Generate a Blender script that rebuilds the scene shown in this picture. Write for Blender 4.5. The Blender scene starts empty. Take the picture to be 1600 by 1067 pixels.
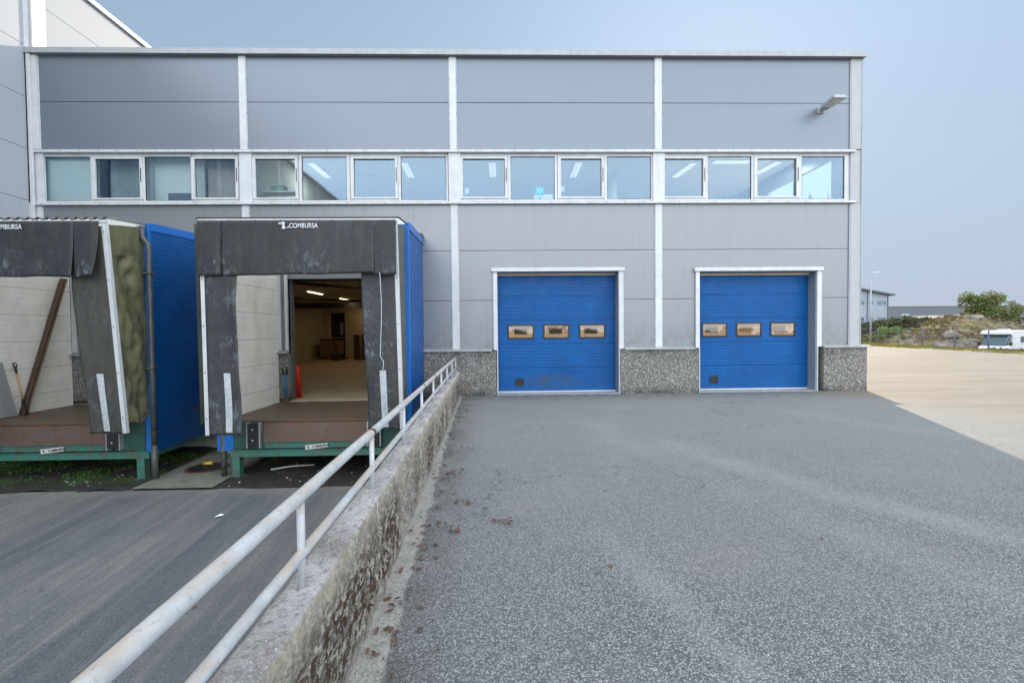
import bpy, math, random
from mathutils import Vector, Matrix, noise
random.seed(7)
sc = bpy.context.scene
col = sc.collection
R = math.radians

# ------------------------------------------------------------------ materials
class NT:
    def __init__(s, name):
        s.m = bpy.data.materials.new(name); s.m.use_nodes = True
        s.t = s.m.node_tree; s.t.nodes.clear()
        s.out = s.t.nodes.new('ShaderNodeOutputMaterial')
        s.b = s.t.nodes.new('ShaderNodeBsdfPrincipled')
        s.t.links.new(s.b.outputs[0], s.out.inputs[0])
        g = s.t.nodes.new('ShaderNodeNewGeometry'); s.geo = g
        s.pos = g.outputs['Position']; s.nrm = g.outputs['Normal']
        s._sep = None
    def l(s, a, b): s.t.links.new(a, b)
    def n(s, k, **kw):
        nd = s.t.nodes.new(k)
        for a, v in kw.items(): setattr(nd, a, v)
        return nd
    def put(s, sock, v):
        if isinstance(v, bpy.types.NodeSocket): s.l(v, sock)
        elif isinstance(v, (tuple, list)) and len(v) == 3 and sock.type == 'RGBA': sock.default_value = (*v, 1)
        else: sock.default_value = v
    def math(s, op, a, b=0.0, c=None, clamp=False):
        nd = s.n('ShaderNodeMath', operation=op); nd.use_clamp = clamp
        s.put(nd.inputs[0], a); s.put(nd.inputs[1], b)
        if c is not None: s.put(nd.inputs[2], c)
        return nd.outputs[0]
    def sep(s, v=None):
        if v is None:
            if s._sep is None:
                s._sep = s.n('ShaderNodeSeparateXYZ'); s.l(s.pos, s._sep.inputs[0])
            return s._sep.outputs
        nd = s.n('ShaderNodeSeparateXYZ'); s.l(v, nd.inputs[0]); return nd.outputs
    def vec(s, scale=(1,1,1), off=(0,0,0), src=None):
        nd = s.n('ShaderNodeMapping'); s.l(src or s.pos, nd.inputs[0])
        nd.inputs['Scale'].default_value = scale; nd.inputs['Location'].default_value = off
        return nd.outputs[0]
    def noise(s, scale, detail=3, rough=.6, st=(1,1,1), dist=0, off=(0,0,0)):
        nd = s.n('ShaderNodeTexNoise'); s.l(s.vec(st, off), nd.inputs['Vector'])
        nd.inputs['Scale'].default_value = scale; nd.inputs['Detail'].default_value = detail
        nd.inputs['Roughness'].default_value = rough; nd.inputs['Distortion'].default_value = dist
        return nd.outputs[0]
    def vor(s, scale, feat='F1', out='Color', st=(1,1,1)):
        nd = s.n('ShaderNodeTexVoronoi', feature=feat); s.l(s.vec(st), nd.inputs['Vector'])
        nd.inputs['Scale'].default_value = scale
        return nd.outputs[out]
    def ramp(s, v, lo, hi, a=0.0, b=1.0):
        nd = s.n('ShaderNodeMapRange'); nd.clamp = True
        s.put(nd.inputs[0], v)
        nd.inputs[1].default_value = lo; nd.inputs[2].default_value = hi
        s.put(nd.inputs[3], a); s.put(nd.inputs[4], b)
        return nd.outputs[0]
    def mix(s, f, a, b, mode='MIX'):
        nd = s.n('ShaderNodeMix', data_type='RGBA', blend_type=mode)
        s.put(nd.inputs['Factor'], f); s.put(nd.inputs[6], a); s.put(nd.inputs[7], b)
        return nd.outputs[2]
    def bump(s, h, strength=.3, dist=.01, prev=None):
        nd = s.n('ShaderNodeBump'); s.l(h, nd.inputs['Height'])
        nd.inputs['Strength'].default_value = strength; nd.inputs['Distance'].default_value = dist
        if prev: s.l(prev, nd.inputs['Normal'])
        return nd.outputs[0]
    def set(s, color=None, rough=None, metal=None, normal=None, spec=None, emit=None, es=None):
        if color is not None: s.put(s.b.inputs['Base Color'], color)
        if rough is not None: s.put(s.b.inputs['Roughness'], rough)
        if metal is not None: s.put(s.b.inputs['Metallic'], metal)
        if normal is not None: s.l(normal, s.b.inputs['Normal'])
        if spec is not None: s.b.inputs['Specular IOR Level'].default_value = spec
        if emit is not None:
            s.put(s.b.inputs['Emission Color'], emit); s.b.inputs['Emission Strength'].default_value = es
        return s.m

def weathered(name, base, dirt=None, rough=.6, metal=0, amt=.5, scale=2.0, streak=0.0, fine=40, bumpd=.002, spec=.5, var=.12):
    m = NT(name)
    d = dirt or tuple(c*.45 for c in base)
    f = m.ramp(m.noise(scale, 5, .65), .42, .72, 0, amt)
    c = m.mix(f, base, d)
    if streak:
        sn = m.noise(9, 4, .6, st=(1,1,.06))
        c = m.mix(m.ramp(sn, .48, .75, 0, streak), c, d)
    fn = m.noise(fine, 3, .6)
    c = m.mix(var*2, c, m.mix(m.ramp(fn, .3, .7), (0,0,0), (1,1,1)), 'OVERLAY')
    r = m.ramp(m.noise(scale*3, 3), .3, .7, max(rough-.1, .05), min(rough+.12, 1))
    return m.set(c, r, metal, m.bump(fn, .4, bumpd), spec)

M = {}
M['white'] = weathered('white_coated_trim', (.56,.575,.59), (.28,.30,.25), .42, 0, .30, 3, .25, 60, .001, var=.05)
M['coping'] = weathered('grey_coping_metal', (.34,.36,.38), (.20,.21,.21), .5, .15, .35, 3, .35, 60, .001, var=.06)
M['cream'] = None
M['corner_grey'] = weathered('light_grey_corner_trim', (.36,.37,.385), (.25,.25,.24), .45, 0, .3, 3, .25, 60, .001, var=.05)
def cladding(name, base, dirtc, rr=.36, mm=.35):
    m = NT(name); x, y, z = m.sep()
    c = m.mix(m.ramp(m.noise(.3, 2, .5), .3, .75, 0, .5), base, tuple(v*.93 for v in base))
    sn = m.noise(7, 5, .65, st=(1,1,.05))
    low = m.ramp(z, 1.2, 6, .9, .15)
    f = m.math('MULTIPLY', m.ramp(sn, .5, .78, 0, .6), low)
    c = m.mix(f, c, dirtc)
    # grime gathers just above the plinth and under the ledges
    g = m.math('MULTIPLY', m.ramp(z, 1.22, 1.9, 1, 0), m.ramp(m.noise(3.5, 5, .7), .45, .7, 0, .7))
    c = m.mix(g, c, (.10,.095,.075))
    sk = m.math('MULTIPLY', m.ramp(m.noise(11, 4, .6, st=(1,1,.03), off=(3,0,0)), .54, .72, 0, .22), m.math('MULTIPLY', m.ramp(z, 3.4, 4.99), m.ramp(z, 5.0, 5.05, 1, 0)))
    c = m.mix(sk, c, (.10,.10,.09))
    micro = m.math('SINE', m.math('MULTIPLY', x, 2*math.pi/.05))
    nz = m.noise(180, 2, .5)
    wave = m.noise(.9, 2, .4, st=(1,1,.35))
    n1 = m.bump(wave, .07, .03); n2 = m.bump(nz, .12, .001, n1)
    return m.set(c, rr, mm, n2, .5 if mm else .25)
M['panel_upper'] = cladding('blue_grey_metal_cladding', (.175,.203,.238), (.13,.135,.14))  # same grey panels; upper-wall light tone painted as a bluish copy
M['panel'] = cladding('grey_metal_cladding', (.225,.235,.248), (.17,.165,.15))
M['wing'] = cladding('pale_metal_cladding', (.36,.385,.42), (.30,.31,.31), .6, 0)
M['backing'] = weathered('dark_joint', (.03,.03,.035), rough=.9)

def blue_ribbed(name, horiz_axis='z', pitch=.09, stain=True):
    m = NT(name); x, y, z = m.sep()
    c = m.mix(m.ramp(m.noise(1.3, 5, .65), .35, .7), (.0,.085,.285), (.0,.066,.235))
    fade = m.math('MULTIPLY', m.ramp(z, 2.2, 3.2, 0, .6), m.ramp(m.noise(70, 2, .7), .45, .65))
    c = m.mix(fade, c, (.02,.12,.34))
    if stain:
        d = m.math('ADD', m.math('POWER', m.math('MULTIPLY', m.math('SUBTRACT', x, 1.35), .95), 2.0), m.math('POWER', m.math('MULTIPLY', m.math('SUBTRACT', z, .3), 4.0), 2.0))
        f = m.math('MULTIPLY', m.ramp(d, .1, 1.0, 1, 0), m.ramp(m.noise(5, 5, .7, st=(.6,1,2)), .35, .6, 0, .75))
        c = m.mix(f, c, (.05,.075,.07))
        c = m.mix(m.math('MULTIPLY', m.ramp(z, 0, .8, .6, 0), m.ramp(m.noise(6,5,.7), .4, .7)), c, (.02,.06,.15))
    c = m.mix(m.ramp(m.noise(8, 5, .7, st=(1,1,.08)), .52, .74, 0, .45), c, (.01,.05,.16))
    c = m.mix(m.ramp(m.noise(2.4, 6, .75, off=(7,0,1)), .54, .70, 0, .35), c, (.0,.14,.40))
    ph = m.math('FRACT', m.math('DIVIDE', z, pitch))
    rib = m.ramp(m.math('ABSOLUTE', m.math('SUBTRACT', ph, .5)), .0, .16)
    c = m.mix(m.ramp(rib, 0, 1, .35, 0), c, (.0,.04,.17))
    n = m.bump(rib, .5, .006); n = m.bump(m.noise(150,2), .1, .001, n)
    return m.set(c, m.ramp(m.noise(4,4), .3, .7, .35, .55), 0, n, .22)
M['blue'] = blue_ribbed('blue_ribbed_door')
M['blue_side'] = blue_ribbed('blue_ribbed_panel', stain=False, pitch=.1)
M['blue_post'] = weathered('blue_painted_post', (.005,.14,.50), (.01,.07,.2), .4, 0, .3, 3, .3)

def cream_ribbed():
    m = NT('cream_ribbed_panel'); x, y, z = m.sep()
    c = m.mix(m.ramp(m.noise(2.2, 5, .65), .35, .75), (.88,.86,.80), (.76,.73,.66))
    c = m.mix(m.ramp(m.noise(4,4,.6,st=(1,.6,.3)), .5,.8,0,.35), c, (.40,.36,.30))
    ph = m.math('FRACT', m.math('DIVIDE', z, .62)); j = m.ramp(m.math('ABSOLUTE', m.math('SUBTRACT', ph, .5)), 0, .014)
    ph2 = m.math('FRACT', m.math('DIVIDE', z, .124)); j2 = m.ramp(m.math('ABSOLUTE', m.math('SUBTRACT', ph2, .5)), 0, .07)
    c = m.mix(m.ramp(j,0,1,.7,0), c, (.12,.11,.10)); c = m.mix(m.ramp(j2,0,1,.22,0), c, (.25,.23,.2))
    return m.set(c, .5, 0, m.bump(m.math('ADD', j, m.math('MULTIPLY', j2, .4)), .5, .006))
M['cream'] = cream_ribbed()

def pebble():
    m = NT('exposed_aggregate'); x, y, z = m.sep()
    v = m.n('ShaderNodeTexVoronoi'); m.l(m.pos, v.inputs['Vector']); v.inputs['Scale'].default_value = 56
    g = m.sep(v.outputs['Color'])[0]
    st = m.mix(m.ramp(g, .60, .85), (.19,.185,.168), (.62,.61,.57))
    st = m.mix(m.ramp(g, .0, .3, 1, 0), st, (.07,.068,.06))
    edge = m.ramp(v.outputs['Distance'], .35, .6)
    c = m.mix(edge, st, (.10,.096,.085))
    moss = m.math('MULTIPLY', m.ramp(z, 1.17, .8, .7, .12), m.ramp(m.noise(3, 5, .7), .46, .66))
    c = m.mix(moss, c, (.035,.037,.022))
    c = m.mix(m.math('MULTIPLY', m.ramp(z, .25, 0, .0, .85), m.ramp(m.noise(5,4), .35,.6)), c, (.02,.02,.018))  # dark plinth foot: grime with contact shade painted in
    return m.set(c, .8, 0, m.bump(v.outputs['Distance'], .8, -.006))
M['pebble'] = pebble()

def rubber(name, base=(.075,.08,.085), scuff=(.30,.36,.42), green=0.0, sc=.45, lowz=None):
    m = NT(name); x, y, z = m.sep()
    c = m.mix(m.ramp(m.noise(1.8, 5, .65), .35, .7), base, tuple(v*.62 for v in base))
    # brownish rain streaks
    s = m.noise(5, 4, .6, st=(1,1,.12)); c = m.mix(m.ramp(s, .5, .75, 0, .6), c, (.062,.054,.040))
    # chalky scuffs
    w = m.noise(6, 6, .72, dist=1.5, st=(1,1,.6)); w2 = m.noise(1.6, 3, .5, off=(3,1,7))
    f = m.math('MULTIPLY', m.ramp(w, .5, .66), m.ramp(w2, .42, .66, 0, sc))
    if lowz:
        f = m.math('MULTIPLY', f, m.ramp(z, lowz[0], lowz[1], 1.6, .15))
    c = m.mix(f, c, scuff)
    if green:
        g = m.noise(6, 6, .75, st=(1.5,1.5,.18), off=(5,2,2)); c = m.mix(m.ramp(g, .42, .66, 0, green), c, (.125,.13,.05))
    c = m.mix(.3, c, m.mix(m.ramp(m.noise(120,2), .3,.7), (0,0,0), (1,1,1)), 'OVERLAY')
    b = m.bump(m.noise(2.5, 4, .6), .5, .02); b = m.bump(m.noise(160,2), .25, .001, b)
    return m.set(c, .55, 0, b, .4)
M['rubber'] = rubber('black_rubber_curtain', (.030,.032,.036), lowz=(2.72, 3.3))
M['rubber_side'] = rubber('grey_rubber_curtain', (.048,.051,.056), green=0.0, sc=.5)
M['rubber_moss'] = rubber('mossy_rubber_curtain', (.055,.055,.053), green=.22, sc=.2)
M['tarp'] = rubber('mossy_side_tarpaulin', (.15,.15,.085), green=.8, sc=.05)
M['tarp_grey'] = rubber('grey_side_tarpaulin', (.10,.11,.10), green=.4, sc=.2)
M['bumper'] = weathered('black_bumper_rubber', (.012,.012,.014), (.05,.05,.05), .6, 0, .4)
def chequer(name, base, rust, amount):
    m = NT(name); x, y, z = m.sep()
    a = m.math('SINE', m.math('MULTIPLY', m.math('ADD', x, z), 150)); b = m.math('SINE', m.math('MULTIPLY', m.math('SUBTRACT', x, z), 150))
    a2 = m.math('SINE', m.math('MULTIPLY', y, 150))
    p = m.ramp(m.math('MULTIPLY', m.math('ADD', a, b), m.math('ADD', .7, m.math('MULTIPLY', a2, .3))), -.2, 1)
    c = m.mix(m.ramp(m.noise(2.5, 6, .7), .5-amount*.25, .75-amount*.25), base, rust)
    c = m.mix(m.ramp(m.noise(20, 4, .7), .5, .75, 0, .5), c, (.03,.028,.027))
    c = m.mix(m.ramp(p, 0, 1, .25, 0), c, (.02,.02,.02))
    return m.set(c, .55, .35, m.bump(p, .5, .004))
M['lip'] = chequer('rusty_chequer_plate', (.16,.135,.125), (.17,.10,.07), .9)
M['deck'] = chequer('worn_brown_deck', (.13,.105,.085), (.19,.13,.09), .7)
M['green_plate'] = chequer('green_chequer_plate', (.03,.14,.11), (.06,.07,.055), .3)
M['green'] = weathered('green_painted_steel', (.035,.19,.15), (.13,.065,.035), .5, .1, .85, 6, .2, 30, .002)
M['rust'] = weathered('rusted_steel', (.16,.075,.04), (.05,.03,.02), .75, .2, .6, 8)
M['pipe'] = weathered('dark_grey_drainpipe', (.05,.055,.06), (.14,.13,.09), .45, 0, .5, 5)
M['steel'] = weathered('galvanised_steel', (.40,.43,.46), (.26,.22,.18), .45, .5, .4, 8, 0, 50, .001)
M['tape'] = weathered('reflective_tape', (.52,.55,.58), (.25,.27,.28), .4, .1, .5, 12, .2)
M['letter'] = weathered('white_print', (.60,.62,.64), (.3,.3,.3), .6, 0, .4, 20)
M['sign'] = weathered('white_sign_plate', (.62,.62,.58), (.3,.3,.25), .5, 0, .4, 12)
M['black'] = weathered('black_plastic', (.012,.012,.013), (.03,.03,.03), .4)
M['wood'] = weathered('dark_brown_board', (.09,.048,.03), (.04,.025,.018), .7, 0, .6, 4, .5)
M['handle_wood'] = weathered('pale_wood', (.55,.33,.13), (.3,.2,.1), .5)
M['tool_blue'] = weathered('blue_tool_paint', (.02,.14,.32), (.05,.06,.08), .45)
M['red'] = weathered('red_painted_steel', (.55,.015,.01), (.2,.02,.02), .4, 0, .3)
M['mat_grey'] = weathered('grey_sheet_board', (.27,.28,.28), (.15,.15,.14), .7, 0, .5, 3)
M['ceil'] = weathered('office_ceiling', (.85,.87,.87), (.55,.58,.6), .8, 0, .4, 1)
M['office_wall'] = weathered('office_wall', (.70,.75,.70), (.6,.64,.6), .7, 0, .4, 1)
M['dim_wall'] = weathered('dim_grey_partition', (.38,.43,.43)); M['dim_wall_warm'] = weathered('dim_warm_partition', (.46,.40,.37))
M['pale_green'] = weathered('pale_green_partition', (.86,.93,.88), (.7,.8,.74), .7, 0, .3, 1)
M['hall_wall'] = weathered('hall_cream_wall', (.50,.41,.26), (.36,.29,.18), .7, 0, .5, 1)
M['hall_ceiling'] = weathered('hall_ceiling', (.52,.43,.30), (.24,.20,.14), .8, 0, .5, 1)
M['hall_floor'] = weathered('hall_floor', (.44,.36,.25), (.30,.24,.17), .5, 0, .5, 1.5)
M['dark_steel'] = weathered('dark_steel', (.02,.02,.022), (.05,.045,.04), .5, .3)
M['card'] = weathered('cardboard', (.22,.11,.05), (.12,.07,.04), .8)
M['pallet'] = weathered('pallet_wood', (.13,.085,.05), (.06,.04,.03), .8)
M['roof_felt'] = weathered('roof_felt', (.05,.05,.055), (.1,.1,.09), .9)
M['concrete'] = weathered('pale_concrete', (.42,.41,.38), (.2,.2,.17), .8, 0, .7, 2.5, .4, 60, .003)
M['concrete_moss'] = weathered('mossy_concrete', (.20,.20,.165), (.10,.11,.07), .85, 0, .9, 3, 0, 60, .004)
M['red_cloth'] = weathered('red_item', (.5,.02,.05)); M['teal_box'] = weathered('teal_box', (.25,.42,.30))
M['sticker'] = weathered('light_blue_sticker', (.10,.45,.75), (.08,.35,.6), .5, 0, .1)
M['paper'] = weathered('white_paper', (.75,.77,.78), (.6,.6,.6), .7, 0, .2)
M['office_grey'] = weathered('blue_grey_box', (.10,.15,.18), (.08,.1,.12), .5)

def emis(name, c, s):
    m = NT(name); return m.set((.8,.8,.8), .5, emit=c, es=s)
M['tube_cool'] = emis('lit_fluorescent_tube', (.95,.98,1.0), .42)
M['tube_warm'] = emis('lit_warm_tube', (1.0,.80,.52), 3.5)

def glass(name, fac, tint=(.85,.92,.95), rough=0.0, refl=(1,1,1), wav=0.0):
    m = NT(name); m.t.nodes.remove(m.b)
    tr = m.n('ShaderNodeBsdfTransparent'); tr.inputs[0].default_value = (*tint, 1)
    gl = m.n('ShaderNodeBsdfGlossy'); gl.inputs['Roughness'].default_value = rough; gl.inputs['Color'].default_value = (*refl, 1)
    fr = m.n('ShaderNodeFresnel'); fr.inputs[0].default_value = 1.5
    f = m.math('ADD', fr.outputs[0], fac, clamp=True)
    mx = m.n('ShaderNodeMixShader'); m.l(f, mx.inputs[0]); m.l(tr.outputs[0], mx.inputs[1]); m.l(gl.outputs[0], mx.inputs[2])
    if wav: m.l(m.bump(m.noise(1.2, 2, .4), .15, wav), gl.inputs['Normal'])
    m.l(mx.outputs[0], m.out.inputs[0]); return m.m
M['glass'] = glass('window_glass', .17, (.90,.97,.96), refl=(.40,.58,.78), wav=.004)
M['door_glass'] = glass('door_acrylic', .04, (.95,.92,.85), .02, wav=.05)
M['van_glass'] = glass('vehicle_glass', .25, (.15,.2,.22))

def asphalt():
    m = NT('coarse_grey_asphalt'); x, y, z = m.sep()
    v = m.n('ShaderNodeTexVoronoi'); m.l(m.pos, v.inputs['Vector']); v.inputs['Scale'].default_value = 102
    g = m.sep(v.outputs['Color']); 
    v2 = m.n('ShaderNodeTexVoronoi'); m.l(m.pos, v2.inputs['Vector']); v2.inputs['Scale'].default_value = 230
    g2 = m.sep(v2.outputs['Color'])
    c = m.mix(m.ramp(g[0], .12, .92), (.062,.065,.068), (.43,.428,.42))
    c = m.mix(m.ramp(g[1], .93, .98), c, (.55,.55,.54))
    c = m.mix(m.math('MULTIPLY', m.ramp(g2[0], .2, .9, 0, .5), 1), c, m.mix(g2[1], (.10,.105,.11), (.44,.445,.44)))
    c = m.mix(m.ramp(v.outputs['Distance'], .38, .62, 0, .75), c, (.05,.052,.054))
    far = m.ramp(y, -9.5, -4.5)             # finer, dustier surface toward the building
    c = m.mix(m.math('MULTIPLY', far, .5), c, (.225,.232,.222))
    big = m.noise(.55, 5, .6); c = m.mix(m.ramp(big, .3, .7, .0, .28), c, (.21,.217,.215))
    warm = m.noise(.8, 4, .6, off=(9,4,0)); c = m.mix(m.ramp(warm, .5, .75, 0, .35), c, (.24,.225,.20))
    # pale worn wheel arcs
    wx = m.math('ADD', x, m.math('MULTIPLY', m.math('SUBTRACT', m.noise(.8, 3, .5, off=(2,2,2)), .5), .7))
    def band(x0, y0, x1, y1, bend, w, s):
        L = math.hypot(x1-x0, y1-y0); ux, uy = (x1-x0)/L, (y1-y0)/L
        t = m.math('ADD', m.math('MULTIPLY', m.math('SUBTRACT', wx, x0), ux), m.math('MULTIPLY', m.math('SUBTRACT', y, y0), uy))
        d = m.math('ADD', m.math('MULTIPLY', m.math('SUBTRACT', wx, x0), -uy), m.math('MULTIPLY', m.math('SUBTRACT', y, y0), ux))
        tt = m.math('DIVIDE', t, L)
        d = m.math('ADD', d, m.math('MULTIPLY', m.math('MULTIPLY', tt, m.math('SUBTRACT', 1, tt)), bend))
        f = m.ramp(m.math('ABSOLUTE', d), w*.15, w, 1, 0)
        f = m.math('MULTIPLY', f, m.math('MULTIPLY', m.ramp(tt, -.05, .15), m.ramp(tt, .85, 1.2, 1, 0)))
        return m.math('MULTIPLY', f, m.ramp(m.noise(1.6, 4, .6), .3, .65, s*.1, s*.5))
    for b in ((2.3,-5.0,4.6,-9.0,.9,.42,.55), (.75,-8.1,1.15,-10.6,-.5,.22,.45), (1.5,-3,4.0,-11,1.6,.35,.25), (5.5,-2.2,9,-7,1.5,.5,.22), (3.0,-1,1.2,-7,.7,.4,.18)):
        c = m.mix(band(*b), c, (.40,.41,.41))
    ve = m.n('ShaderNodeTexVoronoi', feature='DISTANCE_TO_EDGE'); wv = m.n('ShaderNodeVectorMath', operation='ADD')
    nn_ = m.n('ShaderNodeTexNoise'); m.l(m.pos, nn_.inputs['Vector']); nn_.inputs['Scale'].default_value = 2.2; nn_.inputs['Detail'].default_value = 5
    m.l(m.pos, wv.inputs[0]); m.l(nn_.outputs['Color'], wv.inputs[1]); m.l(wv.outputs[0], ve.inputs['Vector']); ve.inputs['Scale'].default_value = .33
    ck = m.math('MULTIPLY', m.ramp(ve.outputs['Distance'], .0015, .006, 1, 0), m.ramp(m.noise(.5,3,.5,off=(6,6,0)), .52,.60,0,.55))
    c = m.mix(ck, c, (.05,.05,.052))
    # dark damp stains
    st = m.noise(1.5, 5, .7, off=(1,8,3)); c = m.mix(m.ramp(st, .60, .74, 0, .5), c, (.11,.115,.115))
    # soil, dust and painted contact shade by the facade and along the wall foot
    ns = m.noise(4, 5, .7)
    near = m.math('MULTIPLY', m.ramp(y, -1.3, -.05, 0, 1.0), m.ramp(y, .2, .3, 1, 0))
    near = m.math('MULTIPLY', near, m.ramp(ns, .35, .65)); near = m.math('MULTIPLY', near, m.ramp(x, 9.9, 10.1, 1, 0))
    c = m.mix(near, c, (.06,.06,.052))
    # pale cement strip along the wall foot
    dw = m.math('SUBTRACT', m.math('ADD', x, m.math('MULTIPLY', y, .0322)), -.839-.0322*10.106+.09)
    en = m.math('ADD', m.math('MULTIPLY', m.math('SUBTRACT', m.noise(3.2,5,.7,off=(4,0,2)), .5), .16), m.math('MULTIPLY', m.math('SUBTRACT', m.noise(40,3,.6), .5), .05))
    stw = m.math('ADD', m.ramp(y, -8.5, -4.5, .15, .05), en)
    sm_ = m.math('MULTIPLY', m.ramp(m.math('SUBTRACT', dw, stw), -.012, .012, 1, 0), m.ramp(x, 0, .3, 1, 0))
    scol = m.mix(m.ramp(m.noise(9,6,.75), .35,.65), (.46,.44,.40), (.26,.245,.215))
    scol = m.mix(m.ramp(g[0], .3, 1, 0, .6), scol, (.50,.48,.44)); scol = m.mix(m.ramp(g[1], .75, 1, 0, .6), scol, (.07,.06,.05))
    
    dirt = m.math('MULTIPLY', m.ramp(dw, .0, .5, .75, 0), m.ramp(m.noise(2.2,5,.7,off=(0,6,0)), .42,.6)); dirt = m.math('MULTIPLY', dirt, m.ramp(x, 0, .6, 1, 0))  # dirt doubling as painted contact shade at the wall foot
    c = m.mix(dirt, c, (.06,.05,.04))
    c = m.mix(m.math('MULTIPLY', sm_, .92), c, scol)
    # tan surface away from the building
    t = m.math('ADD', x, m.math('MULTIPLY', y, .25))
    tan = m.ramp(t, 7.2, 9.6)
    tc = m.mix(m.ramp(m.noise(.35, 5, .6, st=(.3,1.4,1)), .3, .7), (.28,.245,.20), (.20,.178,.15))
    tc = m.mix(m.ramp(g[0], 0, 1, 0, .25), tc, (.2,.18,.16))
    tc = m.mix(m.ramp(m.noise(.6, 6, .75, st=(.25,1.6,1)), .42, .60, 0, .55), tc, (.13,.11,.085)); tc = m.mix(m.ramp(m.noise(5, 5, .8), .5, .7, 0, .45), tc, (.15,.13,.11))
    c = m.mix(m.math('MULTIPLY', tan, .95), c, tc)
    h = m.math('SUBTRACT', m.ramp(v.outputs['Distance'], 0, .6, 1, 0), m.math('MULTIPLY', m.ramp(v2.outputs['Distance'],0,.6), .35))
    n = m.bump(h, .75, .005)
    return m.set(c, m.ramp(g[2], 0, 1, .6, .9), 0, n, .4)
M['asphalt'] = asphalt()

def lower_asphalt():
    m = NT('dark_tyre_streaked_asphalt'); x, y, z = m.sep()
    # streaks run toward the docks, a few degrees off
    u = m.math('ADD', m.math('MULTIPLY', x, 1.0), m.math('MULTIPLY', y, .10))
    cv = m.n('ShaderNodeCombineXYZ'); m.l(u, cv.inputs[0]); m.l(m.math('MULTIPLY', y, .05), cv.inputs[1])
    def sn(scale, det=5, ro=.62, off=0):
        nd = m.n('ShaderNodeTexNoise'); mp = m.vec((1,1,1), (off,off,0), cv.outputs[0]); m.l(mp, nd.inputs['Vector'])
        nd.inputs['Scale'].default_value = scale; nd.inputs['Detail'].default_value = det; nd.inputs['Roughness'].default_value = ro
        return nd.outputs[0]
    c = m.mix(m.ramp(sn(1.1), .35, .65), (.085,.092,.102), (.18,.178,.172))
    c = m.mix(m.ramp(sn(3.4,6,.7,4), .48, .68, 0, .5), c, (.28,.265,.235))
    c = m.mix(m.ramp(sn(9,4,.6,9), .58, .68, 0, .35), c, (.34,.33,.31))
    c = m.mix(m.ramp(m.noise(.9,5,.65), .4,.7,0,.6), c, (.085,.095,.115))
    v = m.n('ShaderNodeTexVoronoi'); m.l(m.pos, v.inputs['Vector']); v.inputs['Scale'].default_value = 110
    g = m.sep(v.outputs['Color'])
    c = m.mix(m.ramp(g[0], .7, 1, 0, .45), c, (.3,.3,.3)); c = m.mix(m.ramp(g[1], .7, 1, 0, .5), c, (.02,.02,.024))
    c = m.mix(m.math('MULTIPLY', m.ramp(y, -3.7, -3.15), m.ramp(m.noise(3,5), .35,.6,.2,.8)), c, (.23,.23,.215))
    return m.set(c, m.ramp(sn(2,4), .3,.7, .5,.75), 0, m.bump(v.outputs['Distance'], .5, .003), .4)
M['lower'] = lower_asphalt()

def soil():
    m = NT('damp_black_soil')
    x, y, z = m.sep()
    c = m.mix(m.ramp(m.noise(7,6,.7), .35,.7), (.012,.012,.010), (.05,.045,.035))
    gmask = m.math('MULTIPLY', m.ramp(m.noise(1.3,4,.6), .44,.62), m.ramp(x, -6.9, -7.6, 0, 1))
    gmask = m.math('MULTIPLY', gmask, m.ramp(y, -2.9, -2.2, .0, .85))
    g2 = m.math('MULTIPLY', m.ramp(m.noise(1.8,4,.6,off=(4,4,4)), .5,.66), m.ramp(y, -1.6,-.6, 0, 1))
    gm = m.math('MAXIMUM', gmask, m.math('MULTIPLY', g2, .9))
    c = m.mix(gm, c, m.mix(m.ramp(m.noise(30,4,.7), .3,.7), (.04,.12,.008), (.08,.20,.014)))
    c = m.mix(m.ramp(m.noise(14,5,.8), .66,.7,0,.6), c, (.2,.2,.19))
    return m.set(c, .85, 0, m.bump(m.noise(25,5,.7), .8, .03))
M['soil'] = soil()

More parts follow.
